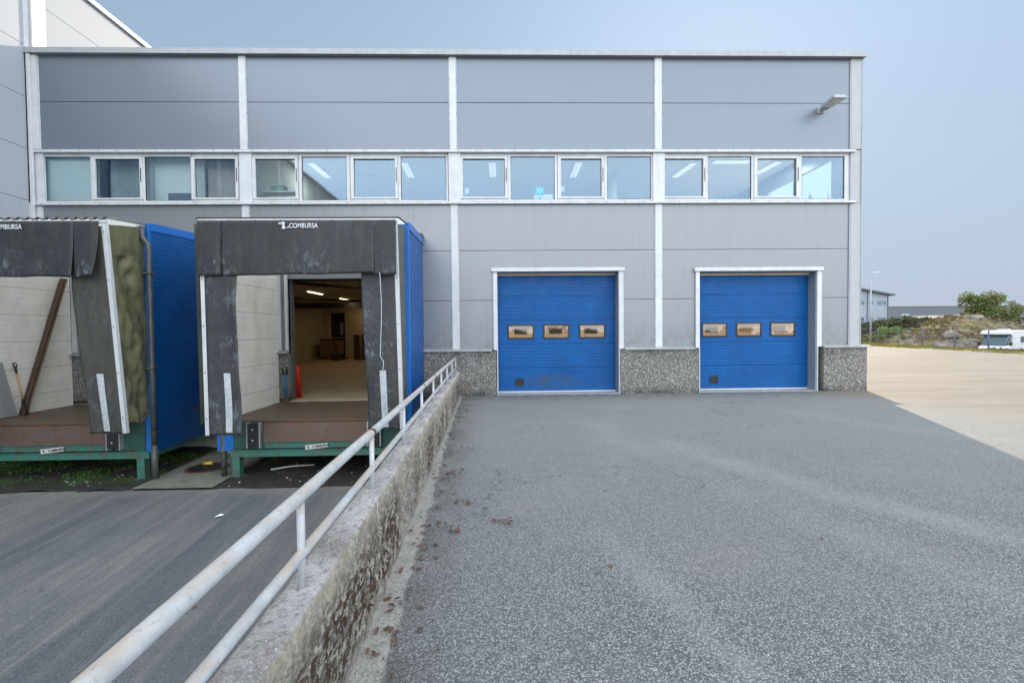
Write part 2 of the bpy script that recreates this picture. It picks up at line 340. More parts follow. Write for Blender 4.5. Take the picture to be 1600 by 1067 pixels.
def wallmat():
    m = NT('weathered_ramp_concrete'); x, y, z = m.sep()
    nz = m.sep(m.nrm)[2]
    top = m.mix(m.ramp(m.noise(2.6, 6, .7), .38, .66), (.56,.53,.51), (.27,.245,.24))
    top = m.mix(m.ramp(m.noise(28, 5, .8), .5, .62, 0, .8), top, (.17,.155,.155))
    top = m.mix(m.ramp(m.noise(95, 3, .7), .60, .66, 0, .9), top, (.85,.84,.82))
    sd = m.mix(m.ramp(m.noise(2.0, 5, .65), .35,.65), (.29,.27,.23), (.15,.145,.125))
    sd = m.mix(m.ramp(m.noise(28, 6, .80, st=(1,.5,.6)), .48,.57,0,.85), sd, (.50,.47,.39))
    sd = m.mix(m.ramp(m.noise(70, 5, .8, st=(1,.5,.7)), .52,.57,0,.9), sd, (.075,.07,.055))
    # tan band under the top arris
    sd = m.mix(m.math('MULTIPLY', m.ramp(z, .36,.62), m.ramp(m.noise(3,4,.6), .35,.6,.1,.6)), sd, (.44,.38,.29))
    # brown lichen / spalled patches
    br = m.noise(40, 5, .68, st=(1,.40,.55), dist=.4)
    area = m.noise(1.5, 3, .5, st=(1,1,.5), off=(0,3.1,0))
    bf = m.math('MULTIPLY', m.ramp(br, .50, .52), m.ramp(area, .40, .54))
    bf = m.math('MULTIPLY', bf, m.ramp(z, .58, .42))
    sd = m.mix(bf, sd, m.mix(m.ramp(m.noise(60,2), .4,.6), (.035,.018,.010), (.10,.048,.022)))
    ws = m.noise(11, 3, .5, st=(1,1,.05), off=(0,7,0)); sd = m.mix(m.ramp(ws, .68,.73,0,.8), sd, (.55,.53,.48))
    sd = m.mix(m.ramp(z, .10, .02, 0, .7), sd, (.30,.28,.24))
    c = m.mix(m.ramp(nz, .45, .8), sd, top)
    h = m.math('ADD', m.noise(26, 6, .8, st=(1,.45,.7)), m.math('MULTIPLY', bf, -.5))
    return m.set(c, .85, 0, m.bump(h, 1.0, .03), .3)
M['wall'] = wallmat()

def railmat():
    m = NT('rust_stained_rail'); nz = m.sep(m.nrm)[2]
    c = m.mix(m.ramp(m.noise(9, 5, .65), .35,.65), (.50,.52,.53), (.37,.395,.41))
    f = m.math('MULTIPLY', m.ramp(nz, .25, .75), m.ramp(m.noise(5,5,.7,st=(2,.5,1)), .38,.60))
    c = m.mix(m.math('MULTIPLY', f, .6), c, (.48,.33,.20))
    c = m.mix(m.ramp(m.noise(17,5,.7), .68,.74), c, (.22,.06,.02))
    c = m.mix(m.ramp(m.noise(60,4,.7), .56,.7,0,.5), c, (.2,.2,.2))
    return m.set(c, .5, .1, m.bump(m.noise(45,4), .4,.002))
M['rail'] = railmat()

def hillmat():
    m = NT('rocky_heath'); nz = m.sep(m.nrm)[2]
    x,y,z = m.sep()
    veg = m.mix(m.ramp(m.noise(.7,5,.7), .42,.58), (.10,.052,.03), (.20,.17,.06))
    veg = m.mix(m.ramp(m.noise(1.1,4,.7,off=(5,5,5)), .5,.64), veg, (.06,.085,.025))
    rock = m.mix(m.ramp(m.noise(1.2,6,.75), .35,.65), (.30,.25,.21), (.14,.12,.10))
    rk = m.ramp(m.noise(.5,6,.75,off=(1,2,0)), .52,.56)
    c = m.mix(rk, veg, rock)
    return m.set(c, .9, 0, m.bump(m.noise(2.5,6,.75), .9, .3))
M['hill'] = hillmat()
def leafmat(name, a, b, sc=1.5):
    m = NT(name)
    r = m.n('ShaderNodeObjectInfo')
    c = m.mix(m.ramp(m.noise(sc,4,.7), .3,.7), a, b)
    m.set(c, .6); m.b.inputs['Transmission Weight'].default_value = 0
    # some light passes through thin leaves
    tl = m.n('ShaderNodeBsdfTranslucent'); m.put(tl.inputs[0], c)
    mx = m.n('ShaderNodeMixShader'); mx.inputs[0].default_value = .35
    m.l(m.b.outputs[0], mx.inputs[1]); m.l(tl.outputs[0], mx.inputs[2]); m.l(mx.outputs[0], m.out.inputs[0])
    return m.m
M['leaf'] = leafmat('olive_leaves', (.09,.13,.03), (.17,.18,.06))
M['leaf_dark'] = leafmat('dark_green_leaves', (.035,.048,.02), (.075,.085,.035))
M['leaf_green'] = leafmat('fresh_green_leaves', (.09,.16,.03), (.15,.21,.05))
M['verge'] = leafmat('yellow_green_verge_plants', (.24,.24,.03), (.12,.085,.035), .8)
M['heather'] = leafmat('brown_heather', (.15,.075,.04), (.12,.13,.04), .35)
M['dead_leaf'] = weathered('dead_leaf', (.15,.085,.055), (.045,.03,.022), .7, 0, .8, 30)
M['bark'] = weathered('bark', (.08,.06,.045))
M['house_wall'] = weathered('pale_blue_house_wall', (.23,.27,.31), (.33,.38,.43), .7)
M['grey_dark'] = weathered('dark_grey_metal_wall', (.10,.115,.135), (.08,.09,.105), .6)
M['tan_roof'] = weathered('pale_brown_roof', (.22,.19,.18), (.3,.27,.25), .8)
M['van_glass_solid']=weathered('dark_windscreen_glass',(.05,.09,.11),(.10,.16,.18),.08,0,.5,1.5,var=0)
M['van_white'] = weathered('white_vehicle_paint', (.58,.59,.60), (.45,.45,.44), .3, 0, .2)
M['moss'] = weathered('bright_moss', (.045,.12,.01), (.02,.05,.01), .9, 0, .7, 20)
M['yellow'] = weathered('yellow_plastic', (.75,.55,.02), (.5,.35,.02), .4)
M['dome'] = weathered('embankment_dark', (.05,.055,.045), (.09,.085,.06), .9, 0, .7, 1)

# ------------------------------------------------------------------ mesh helpers
class MB:
    def __init__(s): s.v = []; s.f = []; s.sm = []
    def add(s, vs, fs, smooth=False):
        o = len(s.v); s.v += [tuple(v) for v in vs]
        for f in fs: s.f.append(tuple(i+o for i in f)); s.sm.append(smooth)
        return s
    def box(s, x0, x1, y0, y1, z0, z1):
        vs = [(x,y,z) for z in (z0,z1) for y in (y0,y1) for x in (x0,x1)]
        return s.add(vs, [(0,2,3,1),(4,5,7,6),(0,1,5,4),(2,6,7,3),(0,4,6,2),(1,3,7,5)])
    def hexa(s, p): # 8 points: bottom 4 ccw, top 4 ccw
        return s.add(p, [(3,2,1,0),(4,5,6,7),(0,1,5,4),(1,2,6,5),(2,3,7,6),(3,0,4,7)])
    def prism(s, pts, axis, a, b):
        # pts 2-D outline; axis 'x': (y,z), 'y': (x,z), 'z': (x,y)
        def mk(p, t): return (t,p[0],p[1]) if axis=='x' else (p[0],t,p[1]) if axis=='y' else (p[0],p[1],t)
        n = len(pts); vs = [mk(p,a) for p in pts]+[mk(p,b) for p in pts]
        fs = [tuple(range(n))[::-1], tuple(range(n,2*n))]+[(i,(i+1)%n,n+(i+1)%n,n+i) for i in range(n)]
        return s.add(vs, fs)
    def tube(s, pts, r, seg=12, caps=True, smooth=True):
        pts = [Vector(p) for p in pts]; n = len(pts); rs = r if isinstance(r,(list,tuple)) else [r]*n
        vs = []; up = None
        for i,p in enumerate(pts):
            d = (pts[min(i+1,n-1)]-pts[max(i-1,0)]).normalized()
            if up is None:
                up = Vector((0,0,1)) if abs(d.z)<.9 else Vector((0,1,0))
            a = d.cross(up).normalized(); b = a.cross(d).normalized(); up = b
            for k in range(seg):
                t = 2*math.pi*k/seg; vs.append(p+(a*math.cos(t)+b*math.sin(t))*rs[i])
        fs = [(i*seg+k, i*seg+(k+1)%seg, (i+1)*seg+(k+1)%seg, (i+1)*seg+k) for i in range(n-1) for k in range(seg)]
        s.add(vs, fs, smooth)
        if caps:
            o = len(s.v)-n*seg
            s.f.append(tuple(o+k for k in range(seg))[::-1]); s.sm.append(False)
            s.f.append(tuple(o+(n-1)*seg+k for k in range(seg))); s.sm.append(False)
        return s
    def grid(s, nu, nv, fn, smooth=True):
        vs = [fn(i/nu, j/nv) for j in range(nv+1) for i in range(nu+1)]
        fs = [(j*(nu+1)+i, j*(nu+1)+i+1, (j+1)*(nu+1)+i+1, (j+1)*(nu+1)+i) for j in range(nv) for i in range(nu)]
        return s.add(vs, fs, smooth)
    def build(s, name, mat, parent=None, bevel=0, solid=0, sub=0):
        me = bpy.data.meshes.new(name)
        off = Vector((0,0,0))
        p = parent
        while p is not None: off += p.location; p = p.parent
        me.from_pydata([tuple(Vector(v)-off) for v in s.v], [], s.f); me.update()
        me.polygons.foreach_set('use_smooth', s.sm)
        for m_ in (mat if isinstance(mat, list) else [mat]): me.materials.append(m_)
        o = bpy.data.objects.new(name, me); col.objects.link(o)
        if parent is not None: o.parent = parent
        if bevel:
            b = o.modifiers.new('b','BEVEL'); b.width = bevel; b.segments = 2; b.limit_method = 'ANGLE'; b.angle_limit = R(40)
        if solid:
            b = o.modifiers.new('s','SOLIDIFY'); b.thickness = solid; b.offset = 0
        if sub:
            b = o.modifiers.new('u','SUBSURF'); b.levels = sub; b.render_levels = sub
        return o
def tag(o, label, cat, group=None):
    o['label'] = label; o['category'] = cat
    if group: o['group'] = group
    return o
def kind(o, k): o['kind'] = k; return o
def thing(name, label, cat, loc=(0,0,0), group=None):
    o = bpy.data.objects.new(name, None); col.objects.link(o); o.location = loc; o.empty_display_size = .2
    return tag(o, label, cat, group)
def cells(mb, x0, x1, z0, z1, y0, y1, ops):
    """fill the wall x0..x1, z0..z1 with boxes, leaving the openings (xa,xb,za,zb)"""
    xs = sorted({x0,x1,*[min(max(v,x0),x1) for o in ops for v in o[:2]]}); zs = sorted({z0,z1,*[min(max(v,z0),z1) for o in ops for v in o[2:]]})
    for i in range(len(xs)-1):
        run = None
        for j in range(len(zs)-1):
            cx, cz = (xs[i]+xs[i+1])/2, (zs[j]+zs[j+1])/2
            hole = any(a<cx<b and c<cz<d for a,b,c,d in ops)
            if not hole and run is None: run = zs[j]
            if hole and run is not None: mb.box(xs[i], xs[i+1], y0, y1, run, zs[j]); run = None
        if run is not None: mb.box(xs[i], xs[i+1], y0, y1, run, z1)
    return mb
def text(name, body, size, mat, parent, loc, rot=(R(90),0,0), bold=.0, ext=.0015, shear=0, width=1.0):
    cu = bpy.data.curves.new(name,'FONT'); cu.body = body; cu.size = size; cu.offset = bold; cu.extrude = ext; cu.shear = shear
    cu.space_character = 1.05
    t = bpy.data.objects.new('tmp', cu); col.objects.link(t)
    bpy.context.view_layer.update()
    me = bpy.data.meshes.new_from_object(t.evaluated_get(bpy.context.evaluated_depsgraph_get()))
    bpy.data.objects.remove(t); me.name = name
    me.materials.clear(); me.materials.append(mat)
    o = bpy.data.objects.new(name, me); col.objects.link(o)
    off = Vector((0,0,0)); p = parent
    while p is not None: off += p.location; p = p.parent
    o.parent = parent; o.location = Vector(loc)-off; o.rotation_euler = rot; o.scale = (width,1,1)
    return o

# ------------------------------------------------------------------ ground
g = MB().box(-1400,1400,-1400,1400,-2.7,-2.6).build('ground', M['hill']); kind(g,'structure')
# the right-hand yard, one sheet at z=0, its left edge follows the ramp wall
def wx(y): return -.839-.0322*(y+10.106)
yd = MB()
yd.add([(wx(-40)+.02,-40,0),(33.5,-40,0),(33.5,75,0),(wx(0)-.02,75,0),(wx(0)+.02,0,0)], [(0,1,2,3,4)])
kind(yd.build('yard', M['asphalt']),'structure')
lo = MB(); lo.grid(1, 60, lambda u,v: (-12+u*(wx(-30+v*26.8)-.02+12), -30+v*26.82, -1.28+max(0,(-16-(-30+v*26.8)))*.09))
kind(lo.build('loading_yard', M['lower']),'structure')
so = MB(); 
def soilf(u,v):
    x = -12+u*11.1; y = -3.22+v*3.3
    return (x, y+(.08*noise.noise(Vector((x*1.3,0,0))) if v==0 else 0), -1.275+.05*noise.noise(Vector((x*1.7,y*1.7,0)))+(.0 if v==0 else .01)+ .10*max(0,v-.6))
so.grid(90,34,soilf); kind(so.build('soil', M['soil']),'structure')
cp = MB()
def cpf(u,v):
    y=-3.24+v*2.9; xa=-7.05-.14*v; xb=-5.55-.05*v+.03*noise.noise(Vector((0,y*3,1)))
    return (xa+(xb-xa)*u, y, -1.235+.006*noise.noise(Vector((u*4,v*6,0))))
cp.grid(12,20,cpf,False); cp.build('drain_apron', M['concrete_moss']); bpy.data.objects['drain_apron']['kind']='structure'
# terrain beyond the fence
def sst(a,b,t):
    t = max(0,min(1,(t-a)/(b-a))); return t*t*(3-2*t)
def hz(x,y):
    g2 = lambda cx,cy,a,sx,sy: a*math.exp(-((x-cx)/sx)**2-((y-cy)/sy)**2)
    ed = sst(33.8,36.6,x-max(0,y-18)*.12)
    h = 2.0*sst(46,60,y)*sst(36,60,x) + g2(62.5,47,2.9,6.5,6) + g2(48,37.5,1.75,4.5,3.2) + g2(55,43,1.5,6,5)- g2(49,27.5,2.3,10,7)*1.0 - g2(60,30,1.6,10,9)
    rough = .45*noise.fractal(Vector((x*.35,y*.35,0)),1.0,2.0,5)*sst(38,44,x)
    return -.05 + ed*(h+rough)
te = MB(); te.grid(150,130,lambda u,v:(33.3+(u**1.5)*170,-30+v*190,hz(33.3+(u**1.5)*170,-30+v*190)))
kind(te.build('hillside', M['hill']),'structure')

# ------------------------------------------------------------------ warehouse
FL = -.08
W = thing('warehouse', 'long two-storey grey clad warehouse with blue doors and a row of windows', 'building', (0,0,0))
DO = [(-.083,3.123,0,3.235),(5.278,8.441,0,3.21)]
DK = [(-10.70,-7.65,FL,3.1),(-5.52,-2.4,FL,3.1)]
colx = [-11.79,-6.55,-1.18,4.19,9.48]
bays = [(-11.9,-6.55),(-6.55,-1.18),(-1.18,4.19),(4.19,9.62)]
G = .006
for bi,(xa,xb) in enumerate(bays):
    up = MB()
    for za,zb in ((6.38,7.63),(7.63,8.85)): cells(up, xa+.004, xb-.004, za+G, zb-G, 0, .1, [])
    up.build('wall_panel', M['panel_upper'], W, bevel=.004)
    lw = MB()
    for za,zb in ((1.2,2.5),(2.5,3.8),(3.8,5.03)):
        cells(lw, xa+.004, xb-.004, za+G, zb-G, 0, .1, DO+DK)
    lw.build('wall_panel', M['panel'], W)
bk = MB()
cells(bk, -12.4, 9.60, -.02, 5.03, .102, .3, DO+[(a,b,-.1,d) for a,b,c,d in DK]); cells(bk, -12.4, 9.60, 6.38, 8.85, .102, .3, [])
bk.box(-12.4,9.5,.3,.34,4.2,5.02)
bk.build('inner_wall', M['backing'], W)
# plinth of exposed aggregate, foundation below the docks
pl = MB()
for a,b in ((-11.9,-10.65),(-7.65,-5.52),(-2.4,-1.09),(-1.09,-.125),(3.16,5.245),(8.62,9.80)):
    pl.box(a,b,-.07 if a>-3 else -.05,.1,-.02,1.165); pl.build('plinth', M['pebble'], W, bevel=.01); pl=MB()
pl.box(9.62,9.80,.1,20,-.02,1.165)
pl.build('plinth', M['pebble'], W, bevel=.01)
for a,b in ((-11.9,-10.70),(-7.65,-5.52),(-2.4,-.235),(3.262,5.125),(8.59,9.87)):
    MB().prism([(-.14,1.165),(-.14,1.195),(-.002,1.235),(-.002,1.165)],'x',a,b).build('plinth_cap', M['coping'], W)
MB().prism([(9.62,1.165),(9.87,1.165),(9.87,1.19),(9.64,1.235)],'y',-.0,20).build('plinth_cap', M['coping'], W)
MB().box(-11.9,-1.1,-.04,.3,-1.5,-.1).build('foundation', M['concrete'], W)
# pilasters
for i,x in enumerate(colx):
    c = MB()
    if i==0: parts_=[(-11.9,-11.66)]
    elif i==4: parts_=[(9.345,9.64)]
    else: parts_=[(x-.085,x+.085)]
    for a,b in parts_:
        if i==0: c.box(a,b,-.055,-.003,6.42,8.79); c.box(a,a+.12,-.11,-.057,1.2,8.79)
        else: c.box(a,b,-.035,-.003,6.42,8.79)
        z0 = 1.22
        c.box(a,b,-.035,-.003,z0,4.99)
        c.box(a-(.05 if 0<i<4 else 0),b+(.09 if 0<i<4 else .05 if i==0 else 0),-.02,.06,5.0,6.4)
        if i<4: # flanges with screw heads
            c.box(a-.018,a-.001,-.018,-.002,z0,4.98); c.box(b+.001,b+.018,-.018,-.002,z0,4.98)
            c.box(a-.018,a-.001,-.018,-.002,6.43,8.78); c.box(b+.001,b+.018,-.018,-.002,6.43,8.78)
        else: c.box(a-.03,a-.001,-.03,-.002,z0,4.98); c.box(a-.03,a-.001,-.03,-.002,6.43,8.78); c.box(9.622,9.64,-.05,.3,1.2,8.79)
    c.build('pilaster', M['white'] if i<4 else M['corner_grey'], W, bevel=.006)
sc_ = MB()
for i,x in enumerate(colx[1:4]):
    for k in range(9):
        z = 1.4+k*.85
        if 4.95<z<6.5: continue
        for sx in (-.096,.096): sc_.box(x+sx-.008,x+sx+.008,-.026,-.0185,z-.008,z+.008)
for k in range(44):
    x=-11.6+k*.48
    for z,y in ((6.37,-.088),(5.03,-.103)): sc_.box(x-.008,x+.008,y-.006,y,z-.008,z+.008)
kind(sc_.build('screw', M['dark_steel'], W),'stuff')
# ledges above and below the windows
le = MB(); le.prism([(-.082,6.335),(-.082,6.395),(-.002,6.42),(.05,6.42),(.05,6.335)],'x',-11.9,9.44)
le.build('window_head_trim', M['white'], W)
le = MB(); le.prism([(-.098,5.0),(-.098,5.05),(.10,5.085),(.10,5.0)],'x',-11.9,9.44)
le.build('window_sill', M['white'], W)
# roof coping and roof
co = MB(); co.prism([(-.12,8.80),(-.12,8.93),(.3,8.97),(.3,8.80)],'x',-11.9,9.69)
co.box(9.64,9.70,-.02,20,8.80,8.93); co.box(-11.9,9.71,-.135,-.121,8.785,8.815)
for x in (-11.7,-6.3,-4.2,-.3,1.9,4.3,7.0): co.box(x-.01,x+.01,-.125,-.121,8.815,8.928)
co.build('roof_coping', M['coping'], W)
MB().box(-11.9,9.64,.3,20.2,8.4,8.6).build('roof', M['roof_felt'], W)
sw = MB(); sw.box(9.50,9.62,.302,.9,1.1,8.8); 
# gable side with office windows
for a,b in ((.9,2.5),(2.7,4.2),(4.4,6.0)): pass
cells_y = []
sw = MB()
ys=[.302,.9,2.3,2.6,4.0,4.3,5.7,20.2]
for i in range(len(ys)-1):
    if i in (1,3,5): sw.box(9.50,9.62,ys[i],ys[i+1],-.02,5.1); sw.box(9.50,9.62,ys[i],ys[i+1],6.5,8.8)
    else: sw.box(9.50,9.62,ys[i],ys[i+1],-.02,8.8)
sw.box(-12.5,9.62,20.2,20.4,-.1,8.8)
sw.build('side_wall', M['panel'], W)
# windows
WN = [(-11.655,-10.473,0),(-10.345,-9.221,1),(-9.108,-7.946,0),(-7.849,-6.80,1),(-6.30,-5.277,1),(-5.113,-3.964,0),(-3.783,-2.71,1),(-2.561,-1.383,0),
      (-.95,.152,1),(.303,1.461,0),(1.613,2.693,1),(2.845,4.016,0),(4.35,5.398,1),(5.534,6.701,0),(6.838,7.907,1),(8.063,9.224,0)]
lims = {0:-11.88,3:-6.69,4:-6.41,7:-1.33,8:-1.06,11:4.06,12:4.32,15:9.36}
edges=[]
for i,(a,b,s) in enumerate(WN):
    l = lims[i] if i%4==0 else (WN[i-1][1]+a)/2
    r = lims[i] if i%4==3 else (b+WN[i+1][0])/2
    e=.0
    if s: a2,b2,z0,z1 = a,b,5.20,6.19
    else: a2,b2,z0,z1 = a,b,5.13,6.255
    f = MB(); l+=.004; r-=.004
    f.box(l,a2-(.075 if s else 0),.03,.10,5.09,6.33); f.box(b2+(.075 if s else 0),r,.03,.10,5.09,6.33)
    xa,xb=(a2-(.075 if s else 0)),(b2+(.075 if s else 0))
    f.box(xa,xb,.03,.10,5.09,z0-(.045 if s else 0)); f.box(xa,xb,.03,.10,z1+(.045 if s else 0),6.33)
    fr = f.build('window', M['white'], W, bevel=.004)
    if s:
        q = MB(); q.box(xa+.004,a2,.0,.09,z0-.04,z1+.04); q.box(b2,xb-.004,.0,.09,z0-.04,z1+.04); q.box(a2,b2,.0,.09,z0-.04,z0); q.box(a2,b2,.0,.09,z1,z1+.04)
        q.box(a2,a2+.012,-.001,.085,z0,z1)
        q.build('sash', M['white'], fr, bevel=.004)
        MB().box(b2+.03,b2+.045,-.012,-.001,5.6,5.95).build('vent_slot', M['dark_steel'], fr)
    gk = MB(); t=.012
    gk.box(a2,a2+t,.045,.062,z0,z1); gk.box(b2-t,b2,.045,.062,z0,z1); gk.box(a2+t,b2-t,.045,.062,z0,z0+t); gk.box(a2+t,b2-t,.045,.062,z1-t,z1)
    gk.build('gasket', M['black'], fr)
    MB().add([(a2,.064,z0),(b2,.064,z0),(b2,.064,z1),(a2,.064,z1)],[(0,1,2,3)]).build('pane', M['glass'], fr)
# offices: floor, ceiling, partitions
of = MB(); of.box(-11.88,9.48,.34,8,4.9,5.0); of.build('office_floor', M['hall_floor'], W)
MB().box(-11.88,9.48,.31,8,7.0,7.08).build('office_ceiling', M['ceil'], W)
ow = MB(); ow.box(-11.88,-11.80,.31,8,5,7); ow.box(-9.22,-9.16,.35,8,5,7); ow.box(-6.60,-6.50,.31,8,5,7); ow.box(-11.8,9.48,7.9,8,5,7); ow.box(3.9,3.96,3.2,7.9,5,7)
ow.box(-10.6,-10.55,1.0,7.9,5,7)
ow.build('office_partition', M['office_wall'], W)

MB().box(-11.78,-10.40,.18,.22,5.11,6.9).build('office_partition', M['pale_green'], W); MB().box(-10.38,-9.23,.5,.55,5.0,6.9).build('office_partition', M['dim_wall'], W); MB().box(-7.8,-6.62,.5,.55,5.0,6.9).build('office_partition', M['dim_wall_warm'], W); MB().box(-9.15,-7.85,.42,.47,5.1,6.9).build('office_partition', M['pale_green'], W)  # grey and warm panels added to brighten the second and fourth panes
def office_light(a,b,w,label):
    t = thing('ceiling_light', label, 'ceiling light', ((a[0]+b[0])/2,(a[1]+b[1])/2,6.99), 'office ceiling lights')
    d = Vector((b[0]-a[0],b[1]-a[1],0)).normalized(); n = Vector((-d.y,d.x,0))
    h = MB(); A=Vector((*a,0)); B=Vector((*b,0))
    def bar(mb,off,hw,z0,z1):
        p=[A+n*(off-hw),B+n*(off-hw),B+n*(off+hw),A+n*(off+hw)]
        mb.hexa([(q.x,q.y,z0) for q in p]+[(q.x,q.y,z1) for q in p])
    bar(h,0,w/2,6.96,6.995); h.build('housing', M['ceil'], t)
    for o in (-w*.25,w*.25):
        k=MB(); bar(k,o,w*.17,6.93,6.958); k.build('tube', M['tube_cool'], t)
    l = bpy.data.lights.new('office_glow','AREA'); l.size=.3; l.energy=16; l.color=(.93,1,.98); lo_=bpy.data.objects.new('office_glow',l); col.objects.link(lo_); lo_.parent=t; lo_.location=(0,0,-.09)
for a,b,l in (((-5.84,2.4),(-5.81,3.72),'lit ceiling light behind second window left of the bright door bay'),
              ((-2.96,2.4),(-3.0,3.72),'lit ceiling light behind last window of the second bay'),
              ((-.21,2.4),(-.21,3.67),'lit ceiling light behind first window of the third bay'),
              ((2.52,2.4),(2.54,3.72),'lit ceiling light behind third window of the third bay'),
              ((6.19,2.45),(6.08,3.76),'lit ceiling light behind first window of the last bay'),
              ((6.78,2.34),(7.9,2.34),'lit ceiling light running crosswise behind second window of the last bay'),
              ((8.86,2.35),(8.76,3.4),'lit ceiling light behind third window of the last bay, nearest the corner')):
    office_light(a,b,.24,l)
bpy.data.objects['ceiling_light']['label']='lit ceiling light behind the second window of the bay above the open dock'
# things on the office window sills
def sitem(name,label,cat,mat,x0,x1,y0,y1,z0,z1):
    t = MB(); t.box(x0,x1,y0,y1,z0,z1); return tag(t.build(name, mat, None, bevel=.01),label,cat)
# a shallow inner window board they stand on
MB().box(-11.8,9.48,.11,.338,5.06,5.10).build('window_board', M['white'], W)
t = thing('storage_box','dark blue-grey box standing behind the third window from the left','box',(-8.28,.25,5.1))
MB().box(-8.6,-8.02,.12,.33,5.102,5.34).build('body', M['office_grey'], t, bevel=.01); MB().box(-8.61,-8.01,.115,.335,5.342,5.36).build('lid', M['paper'], t)
t = thing('archive_box','pale green archive box on a shelf behind the fifth window','box',(-6.0,1.2,5.5))
MB().box(-6.25,-5.9,.7,.95,5.57,5.72).build('body', M['teal_box'], t, bevel=.01); MB().box(-6.26,-5.89,.69,.96,5.722,5.75).build('lid', M['office_wall'], t)
t = thing('shelf_unit','grey shelf behind the fifth window holding the archive box','shelf',(-6.0,.8,5.0))
MB().box(-6.48,-5.5,.65,1.0,5.53,5.568).build('shelf_board', M['paper'], t); MB().box(-5.54,-5.5,.65,1.0,5.0,5.53).build('upright', M['paper'], t)
t = thing('red_folder','red folder lying behind the bottom corner of the fifth window','folder',(-6.1,.2,5.1))
MB().box(-6.28,-6.02,.14,.3,5.22,5.26).build('cover', M['red_cloth'], t); MB().box(-6.27,-6.03,.15,.29,5.102,5.219).build('paper_block', M['red_cloth'], t)
t = thing('door_frame_inside','white inner door frame seen through the sixth window','door frame',(-4.3,1,5))
fq = MB(); fq.box(-4.15,-4.10,1.2,1.26,5.0,6.2); fq.box(-4.09,-3.5,1.2,1.26,6.13,6.2); fq.build('frame', M['paper'], t); MB().box(-4.09,-3.7,1.2,1.24,5.45,5.49).build('handle_bar', M['paper'], t)
t = thing('window_sticker','light blue square sticker with white arrows on the tenth window','sticker',(1.07,.055,5.38))
MB().box(.962,1.18,.056,.06,5.29,5.47).build('backing', M['sticker'], t)
st = MB()
for k in range(4):
    a = k*math.pi/2; c,s_ = math.cos(a), math.sin(a)
    P = [(.03,-.028),(.065,0),(.03,.028),(.04,0)]
    st.prism([(1.07+p[0]*c-p[1]*s_, 5.38+p[0]*s_+p[1]*c) for p in P],'y',.0525,.0555)
st.build('arrow', M['paper'], t)
t = thing('printer_box','white office box with grey print behind the light blue sticker','box',(1.25,.25,5.1))
MB().box(.92,1.42,.13,.33,5.102,5.30).build('body', M['paper'], t, bevel=.01); MB().box(1.05,1.11,.125,.129,5.16,5.22).build('print', M['office_grey'], t)
t = thing('wall_notice','small white notice behind first window of the third bay','notice',(-.85,.3,5.4))
MB().box(-.90,-.80,.12,.125,5.33,5.46).build('paper', M['paper'], t)
t = thing('wall_notice','small white notice behind third window of the third bay','notice',(1.7,.3,5.4))
MB().box(1.64,1.73,.12,.125,5.37,5.50).build('paper', M['paper'], t)
t = thing('sail_ornament','small white sailing boat ornament on the sill of the last window','ornament',(8.4,.25,5.1))
MB().prism([(8.36,5.13),(8.5,5.13),(8.40,5.34)],'y',.2,.21).build('sail', M['office_grey'], t); MB().prism([(8.34,5.102),(8.5,5.102),(8.53,5.128),(8.32,5.128)],'y',.18,.24).build('hull', M['wood'], t)
t = thing('table_flag','tiny red table flag on the sill of the last window','flag',(8.9,.25,5.1))
MB().prism([(8.87,5.17),(8.93,5.19),(8.91,5.33)],'y',.2,.205).build('flag_cloth', M['red'], t); MB().tube([(8.90,.21,5.102),(8.90,.21,5.36)],.005,6).build('pole', M['dark_steel'], t)
t = thing('office_chair','blue office chair back behind second window of the last bay','chair',(6.55,1.4,5.0))
ch = MB(); ch.grid(8,8,lambda u,v:(6.40+u*.4,1.4+.05*math.sin(u*math.pi),5.25+v*.35*(1-.15*abs(2*u-1)**3))); ch.build('backrest', M['tool_blue'], t, solid=.05)
MB().box(6.4,6.8,1.0,1.4,5.15,5.22).build('seat', M['tool_blue'], t, bevel=.02); MB().tube([(6.6,1.2,5.0),(6.6,1.2,5.15)],.03).build('post', M['dark_steel'], t)

